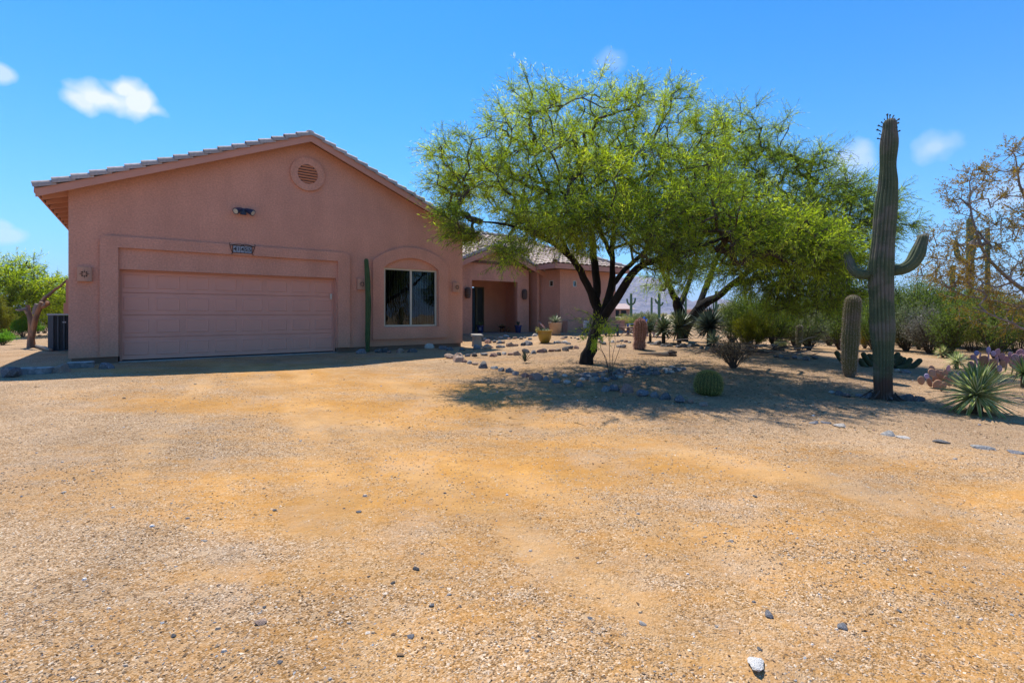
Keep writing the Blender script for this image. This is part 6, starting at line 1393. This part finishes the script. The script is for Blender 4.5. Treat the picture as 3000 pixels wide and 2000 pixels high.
for i, (px, py) in enumerate(spots):
    k = (i*3+(i//4)) % 5 if px > 2110 else [1, 0, 2, 3, 1, 0][i % 6]
    Dd = (.80*FPX)/(py-HY); Dd = min(Dd, 130)
    p = pt(px, py, Dd); p.z = gz(p.x, p.y)
    o = protos[k] if NM[k] not in cnt_ else copy_tree(protos[k])
    cnt_[NM[k]] = cnt_.get(NM[k], 0)+1; z_ = 'left of the garage' if px < 200 else ('between house and second mesquite' if px < 2000 else 'right of the second mesquite')
    o.location = p; s = random.uniform(.7, 1.3)*(1 if Dd < 70 else 1.5)*(.55 if 1700 < px < 2110 else 1); o.scale = (s, s, s*random.uniform(.8, 1.2)); o.rotation_euler.z = random.uniform(0, 6)
    cnt_[(NM[k], z_)] = cnt_.get((NM[k], z_), 0)+1
    tag(o, f'{ordinal(cnt_[(NM[k], z_)])} {NM[k]} desert shrub from the left, {z_}', 'bush', GRP)
def far_saguaro(label, px, topy, D, wpx, arms, base=None):
    p = pt(px, HY, D); p.z = gz(p.x, p.y); k = mpp(D); H = CAMZ+(HY-topy)*k-p.z; r = wpx*k/2
    t = thing('saguaro', label, 'cactus', p, 0, 'distant saguaros')
    m, P_, Rr = ribbed([Vector((0, 0, -.1)), Vector((0, 0, H*.4)), Vector((0, 0, H-r))], [r*.8, r, r*.85], 12, .15, 3, H/14); obj('stem', smooth(m.mesh('stem')), M['farsag'], t)
    for (dx, y0, y1) in arms:
        z0, z1 = CAMZ+(HY-y0)*k-p.z, CAMZ+(HY-y1)*k-p.z; x = dx*k
        m, P_, Rr = ribbed([Vector((0, 0, z0)), Vector((x*.6, 0, z0-.05)), Vector((x, 0, z0+.3*min(1, abs(z1-z0)))), Vector((x, 0, z1-r*.6))], [r*.6, r*.65, r*.7, r*.6], 9, .15, 3, .2); obj('arm', smooth(m.mesh('arm')), M['farsag'], t)
far_saguaro('distant saguaro with two raised arms in front of the far house', 1849, 858, 62, 8, [(-12, 894, 874), (12, 893, 872)])
far_saguaro('armless distant saguaro, thin pole right of the far house', 1909, 870, 60, 6.5, [])
far_saguaro('distant saguaro with two short arms right of the armless pole', 1931, 857, 62, 9, [(-11, 890, 875), (11, 896, 884)])
far_saguaro('distant slim saguaro seen between the second mesquite trunks', 2009, 845, 60, 6.5, [(-7, 900, 885)])
far_saguaro('distant saguaro with side arm right of the second mesquite trunk', 2098, 852, 60, 8, [(7, 905, 890), (-8, 915, 880)])
far_saguaro('distant thick saguaro beneath the second mesquite crown', 2183, 815, 42, 10, [])
far_saguaro('tall saguaro with raised left arm behind the orange seeded tree', 2842, 638, 24, 20, [(-42, 765, 705), (10, 760, 690)])
far_saguaro('slimmer armless saguaro behind the orange seeded tree', 2893, 665, 26, 13, [])
far_saguaro('short saguaro left of the tall one behind the seeded tree', 2790, 775, 25, 14, [])
# far house
fp = pt(1812, HY, 150); fz = gz(fp.x, fp.y)
t = thing('far_house', 'low distant house with pale pink roof and shaded porch', 'house', (fp.x, fp.y, fz))
m = MB(); m.box(-7, -1.2, 0, 8, -.5, 2.45); m.box(-1.2, 4, 2, 8, -.5, 2.45); m.box(3.2, 3.6, 0, .4, -.5, 2.2); obj('wall', m, M['stucco'], t)
M['farroof'] = mat('pale_pink_roof', (.52, .38, .33), (.46, .34, .29), 1, .9)
m = MB(); m.add([(-8, -1, 2.3), (4.8, -1, 2.3), (4.8, 9, 2.3), (-8, 9, 2.3), (-6, 4, 4.0), (3, 4, 4.0)], [(0, 1, 5, 4), (1, 2, 5), (2, 3, 4, 5), (3, 0, 4), (3, 2, 1, 0)]); obj('roof', m, M['farroof'], t)
m = MB(); m.box(-.8, .6, 1.9, 1.98, 0, 1.9); m.box(1.2, 2.8, 1.9, 1.98, 0, 1.9); obj('window', m, M['dark'], t)
fp = pt(2075, HY, 190); t = thing('far_house', 'second distant flat tan house right of the second mesquite trunks', 'house', (fp.x, fp.y, gz(fp.x, fp.y)))
m = MB(); m.box(-6, 7, 0, 8, -.5, 2.3); obj('wall', m, M['stucco'], t); m = MB(); m.box(-6.5, 7.5, -.5, 8.5, 2.3, 2.7); obj('roof', m, M['farroof'], t)
# rail fence
t = thing('rail_fence', 'low pale rail fence running through the shrubs behind the cacti', 'fence', (0, 0, 0))
fpts = [Vector((16.0, 27, 0)), Vector((13.2, 23, 0)), Vector((11.8, 20, 0))]
for p in fpts: p.z = gz(p.x, p.y)
for i, p in enumerate(fpts):
    m = MB(); m.tube([p-Vector((0, 0, .2)), p+Vector((0, 0, .76))], .028, 7); obj('post', m, M['wood'], t)
    if i:
        for z in (.72,):
            m = MB(); a, b_ = fpts[i-1]+Vector((0, 0, z)), p+Vector((0, 0, z)); m.tube([a, b_], .011, 6); obj('rail', m, M['greytwig'], t)

# ================================================================ PATIO THINGS
p = ground(1397, 1016); t = thing('garden_bench', 'tan concrete garden bench seen end-on beside the garage corner', 'bench', p, TH+R(62)); k = mpp(p.y)
m = MB(); m.box(-.52, .52, -.17, .17, .36, .42); obj('seat', m, M['concrete'], t)
leg = MB(); leg.add([(-.05, -.15, -.05), (.05, -.15, -.05), (.05, .15, -.05), (-.05, .15, -.05), (-.05, -.11, .359), (.05, -.11, .359), (.05, .11, .359), (-.05, .11, .359)], [(0, 3, 2, 1), (4, 5, 6, 7), (0, 1, 5, 4), (1, 2, 6, 5), (2, 3, 7, 6), (3, 0, 4, 7)])
lm_ = leg.mesh('leg'); obj('leg', lm_, M['concrete'], t, (-.36, 0, 0)); obj('leg', lm_, M['concrete'], t, (.36, 0, 0))
def pot(label, loc, prof, m_, name='flower_pot', rim=None, group=None, sides=28, soil=True, top=None):
    t = thing(name, label, 'pot', loc, 0, group)
    b = MB(); b.lathe(prof, sides); obj('vessel', smooth(b.mesh('vessel'), 40), m_, t)
    if soil: 
        r, z = top; b = MB(); b.lathe([(r, z), (r*.5, z+.012), (.001, z+.015)], 18); obj('soil', smooth(b.mesh(), 60), M['soil'] if soil is True else soil, t)
    return t
yp = ground(1596, 1004); k = mpp(yp.y); r = 21.5*k; h = 37*k
t = pot('round mustard-yellow glazed pot with succulents in front of the wing', yp, [(r*.55, 0), (r*.62, h*.06), (r*.85, h*.35), (r*.94, h*.65), (r*.97, h*.80), (r*.96, h*.82), (r*1.06, h*.84), (r*1.08, h*.98), (r*1.0, h*.99), (r*.92, h*.95), (r*.9, h*.86)], M['yelpot'], top=(r*.9, h*.87))
for i, (dx, dy, rr, n, ky) in enumerate([(-.02, .02, .16, 26, 'agave'), (.09, -.03, .14, 22, 'agave'), (-.11, -.02, .11, 24, 'greenblade')]):
    e_ = bpy.data.objects.new('succulent', None); COL.objects.link(e_); e_.parent = t; e_.location = (dx, dy, h*.9)
    rosette('', '', '', None, rr, n, .022, ky, lo=5, cz=.05, bend=.2, parent=e_, seed=40+i, stem=False)
m = MB(); c_ = np.array([(-r*1.0, -.05, h*1.0)])+rng.normal(size=(160, 3))*np.array([.035, .04, .05]); obj('trailing_plant', quads('trailing_plant', leaves(c_, rng.normal(size=(160, 3)), .04, .022), rng.uniform(.5, 1, 160)), LEAF['straw'], t)
# flag
fb_ = yp+Vector((-.09, -.08, h*.95)); t = thing('small_flag', 'small striped American flag on a stick leaning in the yellow pot', 'flag', fb_)
tip_ = Vector((-.13, -.02, .37)); m = MB(); m.tube([(0.0, 0, -.05), tuple(tip_)], .005, 6); m.lathe([(0.001, 0), (.009, .01), (.001, .02)], 8, tuple(tip_)); obj('stick', m, M['tablewood'], t)
M['fred'] = mat('flag_red', (.40, .035, .04), (.34, .03, .035), 5, .8); M['fwhite'] = mat('flag_white', (.75, .73, .70), (.66, .64, .62), 5, .8); M['fblue'] = mat('flag_blue', (.02, .035, .15), (.018, .03, .12), 5, .8)
A_ = tip_*.97; dwn = (Vector((0.0, 0, 0))-tip_).normalized(); fly = Vector((.82, -.1, -.80)).normalized()
def fpnt(u, v): return A_+dwn*(v*.15)+fly*(u*.27)+Vector((0, 1, 0))*(.018*math.sin(u*7+v*2))
for j in range(13):
    m = MB(); v0, v1 = j/13, (j+1)/13; u0 = .42 if j < 7 else 0
    for i in range(6):
        a, b_ = u0+(1-u0)*i/6, u0+(1-u0)*(i+1)/6; o_ = Vector((0, .002, 0)); q = [fpnt(a, v0), fpnt(b_, v0), fpnt(b_, v1), fpnt(a, v1)]
        m.add(q+[p_+o_ for p_ in q], [(0, 1, 2, 3), (7, 6, 5, 4)])
    obj('stripe', m, M['fred'] if j % 2 == 0 else M['fwhite'], t)
m = MB()
for i in range(4):
    a, b_ = .42*i/4, .42*(i+1)/4; q = [fpnt(a, 0), fpnt(b_, 0), fpnt(b_, 7/13), fpnt(a, 7/13)]; m.add(q+[p_+Vector((0, .002, 0)) for p_ in q], [(0, 1, 2, 3), (7, 6, 5, 4)])
ct = obj('canton', m, M['fblue'], t)
m = MB()
for i in range(5):
    for j in range(4):
        c = fpnt(.05+.08*i, .06+.13*j)+Vector((0, -.003, 0)); m.prism([(c.x+.006*math.cos(R(90+36*k_))*(1 if k_ % 2 == 0 else .45), c.z+.006*math.sin(R(90+36*k_))*(1 if k_ % 2 == 0 else .45)) for k_ in range(10)], c.y, c.y+.001, F)
obj('stars', m, M['fwhite'], ct)
tp = ground(1627, 981); k = mpp(tp.y); r = 21*k; h = 36*k
t = pot('large tan tapered square-shouldered pot with an agave against the low wall', tp, [(r*.66, .04), (r*.7, .05), (r*.98, h*.96), (r*1.0, h), (r*.92, h), (r*.90, h*.94)], M['terra'], top=(r*.9, h*.95), soil=M['white'])
b = MB(); b.lathe([(r*.55, 0), (r*.8, .01), (r*.82, .04), (r*.7, .045)], 24); obj('saucer', b, M['terra'], t)
for i in range(26):
    a = random.uniform(0, 6.28); q = r*random.uniform(.3, .88); o = obj('white_pebble', RM[i % 4].copy() if i < 4 else RM[i % 4], None, t, (q*math.cos(a), q*math.sin(a), h*.98), (0, 0, a), .06)
    
for me_ in set(o.data for o in t.children if o.name.startswith('white_pebble')):
    pass
e_ = bpy.data.objects.new('agave', None); COL.objects.link(e_); e_.parent = t; e_.location = (0, 0, h*.95)
rosette('', '', '', None, 30*k, 36, .055, 'agave', lo=12, hi=85, cz=.05, bend=.6, parent=e_, seed=50, stem=False)
def porch_pos(px, py):
    D = (CAMZ-.265)*FPX/(py-HY); return Vector(((px-CX)/FPX*D, D, .265))
for (px, lb, lab) in ((1407, 'cobalt blue glazed pot with a pale front beside the front door', True), (1518, 'cobalt blue glazed pot against the right porch pier', False)):
    q = porch_pos(px, 974.5); k = mpp(q.y); r = 10.5*k; h = 22*k
    t = pot(lb, q, [(r*.7, 0), (r*.72, .01), (r*.92, h*.85), (r*1.08, h*.86), (r*1.1, h), (r*.95, h), (r*.9, h*.9)], M['bluepot'], top=(r*.9, h*.9))
    if lab: b = MB(); b.prism([(-.05, h*.35), (.05, h*.35), (.055, h*.72), (-.055, h*.72)], -r*.93, -r*.85, F); obj('pale_panel', b, M['bluepot2'], t)
    e_ = bpy.data.objects.new('agave', None); COL.objects.link(e_); e_.parent = t; e_.location = (0, 0, h*.9)
    rosette('', '', '', None, .28 if lab else .24, 12, .06, 'greenblade' if lab else 'bluegreen', lo=20 if lab else 50, cz=.03, bend=.5 if lab else .1, parent=e_, seed=60, stem=False)
q = porch_pos(1470, 973); q = q+Vector((0, .4, 0)); t = thing('planter', 'small dark iron planter with a spiky rim on the porch', 'planter', q)
b = MB(); b.lathe([(.05, .16), (.10, .19), (.17, .24), (.19, .26), (.16, .255), (.0, .22)], 18); obj('bowl', b, M['black'], t)
for a in (0, 2.1, 4.2): b = MB(); b.tube([(.12*math.cos(a), .12*math.sin(a), .22), (.14*math.cos(a), .14*math.sin(a), .1), (.11*math.cos(a), .11*math.sin(a), 0)], .010, 6); obj('leg', b, M['black'], t)
b = MB(); b.lathe([(.085, 0), (.10, .12), (.11, .155), (.06, .158)], 16); obj('clay_pot', b, M['orange'], t)
c_ = rng.normal(size=(60, 3))*np.array([.06, .05, .02])+np.array([0, 0, .27]); obj('plant', quads('plant', leaves(c_, rng.normal(size=(60, 3))+np.array([0, 0, .6]), .08, .02), rng.random(60)), LEAF['dry'], t)
q = porch_pos(1488, 973); q = q+Vector((0, .3, 0)); t = thing('figurine', 'small orange clay rabbit-like figurine on the porch floor', 'figurine', q)
b = MB(); b.lathe([(.04, 0), (.075, .02), (.08, .07), (.055, .12), (.03, .14)], 14); b.lathe([(.01, .115), (.04, .13), (.045, .165), (.02, .20)], 12, (.01, -.03, 0)); obj('body', smooth(b.mesh(), 60), M['orange'], t)
b = MB(); b.tube([(0, -.03, .19), (-.02, -.02, .25)], [.014, .007], 7); obj('ear', b, M['orange'], t); b = MB(); b.tube([(.025, -.03, .19), (.04, -.02, .25)], [.014, .007], 7); obj('ear', b, M['orange'], t)
# wagon wheel leaning on the low wall
wc_ = HW(17.55, 1.74); wc_.z = gz(wc_.x, wc_.y); t = thing('wagon_wheel', 'dark wooden wagon wheel leaning on the low wall left of the mesquite trunk', 'wheel', wc_, TH)
RW = .37; tl = Matrix.Rotation(R(-10), 4, 'X')
def ringtube(rad, r, n=36): 
    m = MB(); vs = []
    for i in range(n):
        a = 2*math.pi*i/n
        for j in range(6): 
            b_ = 2*math.pi*j/6; rr = rad+r*math.cos(b_); vs.append(tl @ Vector((rr*math.cos(a), r*math.sin(b_), RW+.02+rr*math.sin(a))))
    m.add(vs, [(i*6+j, ((i+1) % n)*6+j, ((i+1) % n)*6+(j+1) % 6, i*6+(j+1) % 6) for i in range(n) for j in range(6)]); return m
obj('rim', ringtube(RW, .022), M['wood'], t)
m = MB(); m.tube([tl @ Vector((0, -.06, RW+.02)), tl @ Vector((0, .06, RW+.02))], .055, 12); obj('hub', m, M['wood'], t)
for i in range(12):
    a = 2*math.pi*i/12; m = MB(); m.tube([tl @ Vector((.05*math.cos(a), 0, RW+.02+.05*math.sin(a))), tl @ Vector((RW*math.cos(a), 0, RW+.02+RW*math.sin(a)))], .012, 5); obj('spoke', m, M['wood'], t)
# adirondack chairs and table
def chair(label, loc, rz, m_, m2=None, sc=.85, cushion=None):
    t = thing('garden_chair', label, 'chair', loc, rz, 'garden chairs on the patio'); t.scale = (sc,)*3
    for i in range(6):
        m = MB(); m.box(-.26, .26, -.30+i*.09, -.22+i*.09, .34-i*.018, .36-i*.018); obj('seat_slat', m, m_, t)
    for i in range(5):
        m = MB(); x = -.22+i*.11; hgt = .72-.05*abs(i-2)**1.4; M4 = Matrix.Translation((x, .24, .24)) @ Matrix.Rotation(R(-24), 4, 'X'); m.box(-.05, .05, -.012, .012, 0, hgt, M4); obj('back_slat', m, (m2 if m2 and i % 2 else m_), t)
    for sx_ in (-1, 1):
        m = MB(); m.box(sx_*.30-.06, sx_*.30+.06, -.36, .36, .52, .545); obj('arm', m, m_, t)
        m = MB(); m.box(sx_*.28-.02, sx_*.28+.02, -.32, -.24, 0, .519); obj('leg', m, m_, t)
        m = MB(); m.box(sx_*.28-.02, sx_*.28+.02, .24, .31, 0, .519); obj('leg', m, m_, t)
        m = MB(); m.box(sx_*.255-.02, sx_*.255+.02, -.31, .52, -.03, .03, Matrix.Translation((0, 0, .22)) @ Matrix.Rotation(R(-13), 4, 'X')); obj('side_rail', m, m_, t)
    return t
def onground(px, D): 
    p = pt(px, HY, D); p.z = gz(p.x, p.y); return p
chair('slate blue slatted garden chair facing right, behind the mesquite trunk', onground(1792, 20.2), R(75), M['chairgrey'])
chair('bright blue garden chair left of the red barrel cactus', onground(1864, 20.6), R(-62), M['chairblue'], M['navy'])
chair('faded mauve garden chair behind the striped yuccas', onground(1922, 19.6), R(195), M['chairpink'], M['silver'])
q = onground(1840, 20.4); t = thing('side_table', 'small brown wooden side table between the two patio chairs', 'table', q, R(20))
for i in range(5): m = MB(); m.box(-.30, .30, -.24+i*.10, -.15+i*.10, .31, .335); obj('top_slat', m, M['tablewood'], t)
for a, b_ in ((-.24, .24), (.24, -.24)):
    for y in (-.18, .18): m = MB(); m.tube([(a, y, .31), (b_, y, 0)], .018, 4); obj('leg', m, M['tablewood'], t)
q = onground(1722, 20.3); t = thing('folding_seat', 'low dark folding seat with a pale cushion left of the mesquite trunk', 'chair', q, R(40))
m = MB(); m.box(-.25, .25, -.2, .2, .28, .31); obj('seat', m, M['chairgrey'], t)
for a, b_ in ((-.22, .22), (.22, -.22)):
    for y in (-.17, .17): m = MB(); m.tube([(a, y, .28), (b_, y, 0)], .015, 5); obj('leg', m, M['black'], t)
m = MB(); m.box(-.16, .16, -.05, .02, .31, .62, Matrix.Rotation(R(-12), 4, 'X')); obj('cushion', m, M['silver'], t)
q = ground(1757, 994); t = thing('stone_marker', 'pale blue-grey pointed stone marker at the mesquite trunk', 'stone marker', q)
m = MB(); m.lathe([(.12, -.03), (.105, .04), (.05, .14), (.008, .23)], 7); obj('stone', m, ROCKS['blue grey'], t)
q = HW(16.6, 1.5); q.z = gz(q.x, q.y); t = thing('lantern', 'small dark round lantern at the foot of the low wall right of the tan pot', 'lantern', q)
m = MB(); m.lathe([(.07, 0), (.10, .05), (.10, .14), (.06, .2), (.02, .22)], 14); obj('body', m, M['black'], t); m = MB(); m.tube([(-.06, 0, .19), (-.05, 0, .27), (.05, 0, .27), (.06, 0, .19)], .006, 5); obj('handle', m, M['black'], t)

# ================================================================ AIR
m = bpy.data.materials.new('haze_air'); m.use_nodes = True; t_ = m.node_tree; t_.nodes.clear()
pv = N(t_, 'ShaderNodeVolumePrincipled'); pv.inputs['Density'].default_value = .00013; pv.inputs['Color'].default_value = (.62, .76, 1, 1); pv.inputs['Anisotropy'].default_value = .2
o_ = N(t_, 'ShaderNodeOutputMaterial'); t_.links.new(pv.outputs[0], o_.inputs['Volume'])
hb = MB(); hb.box(-7400, 7400, -7400, 7400, -4, 300); o = obj('haze', hb, m); tag(o, 'thin blue desert air', kind='stuff')
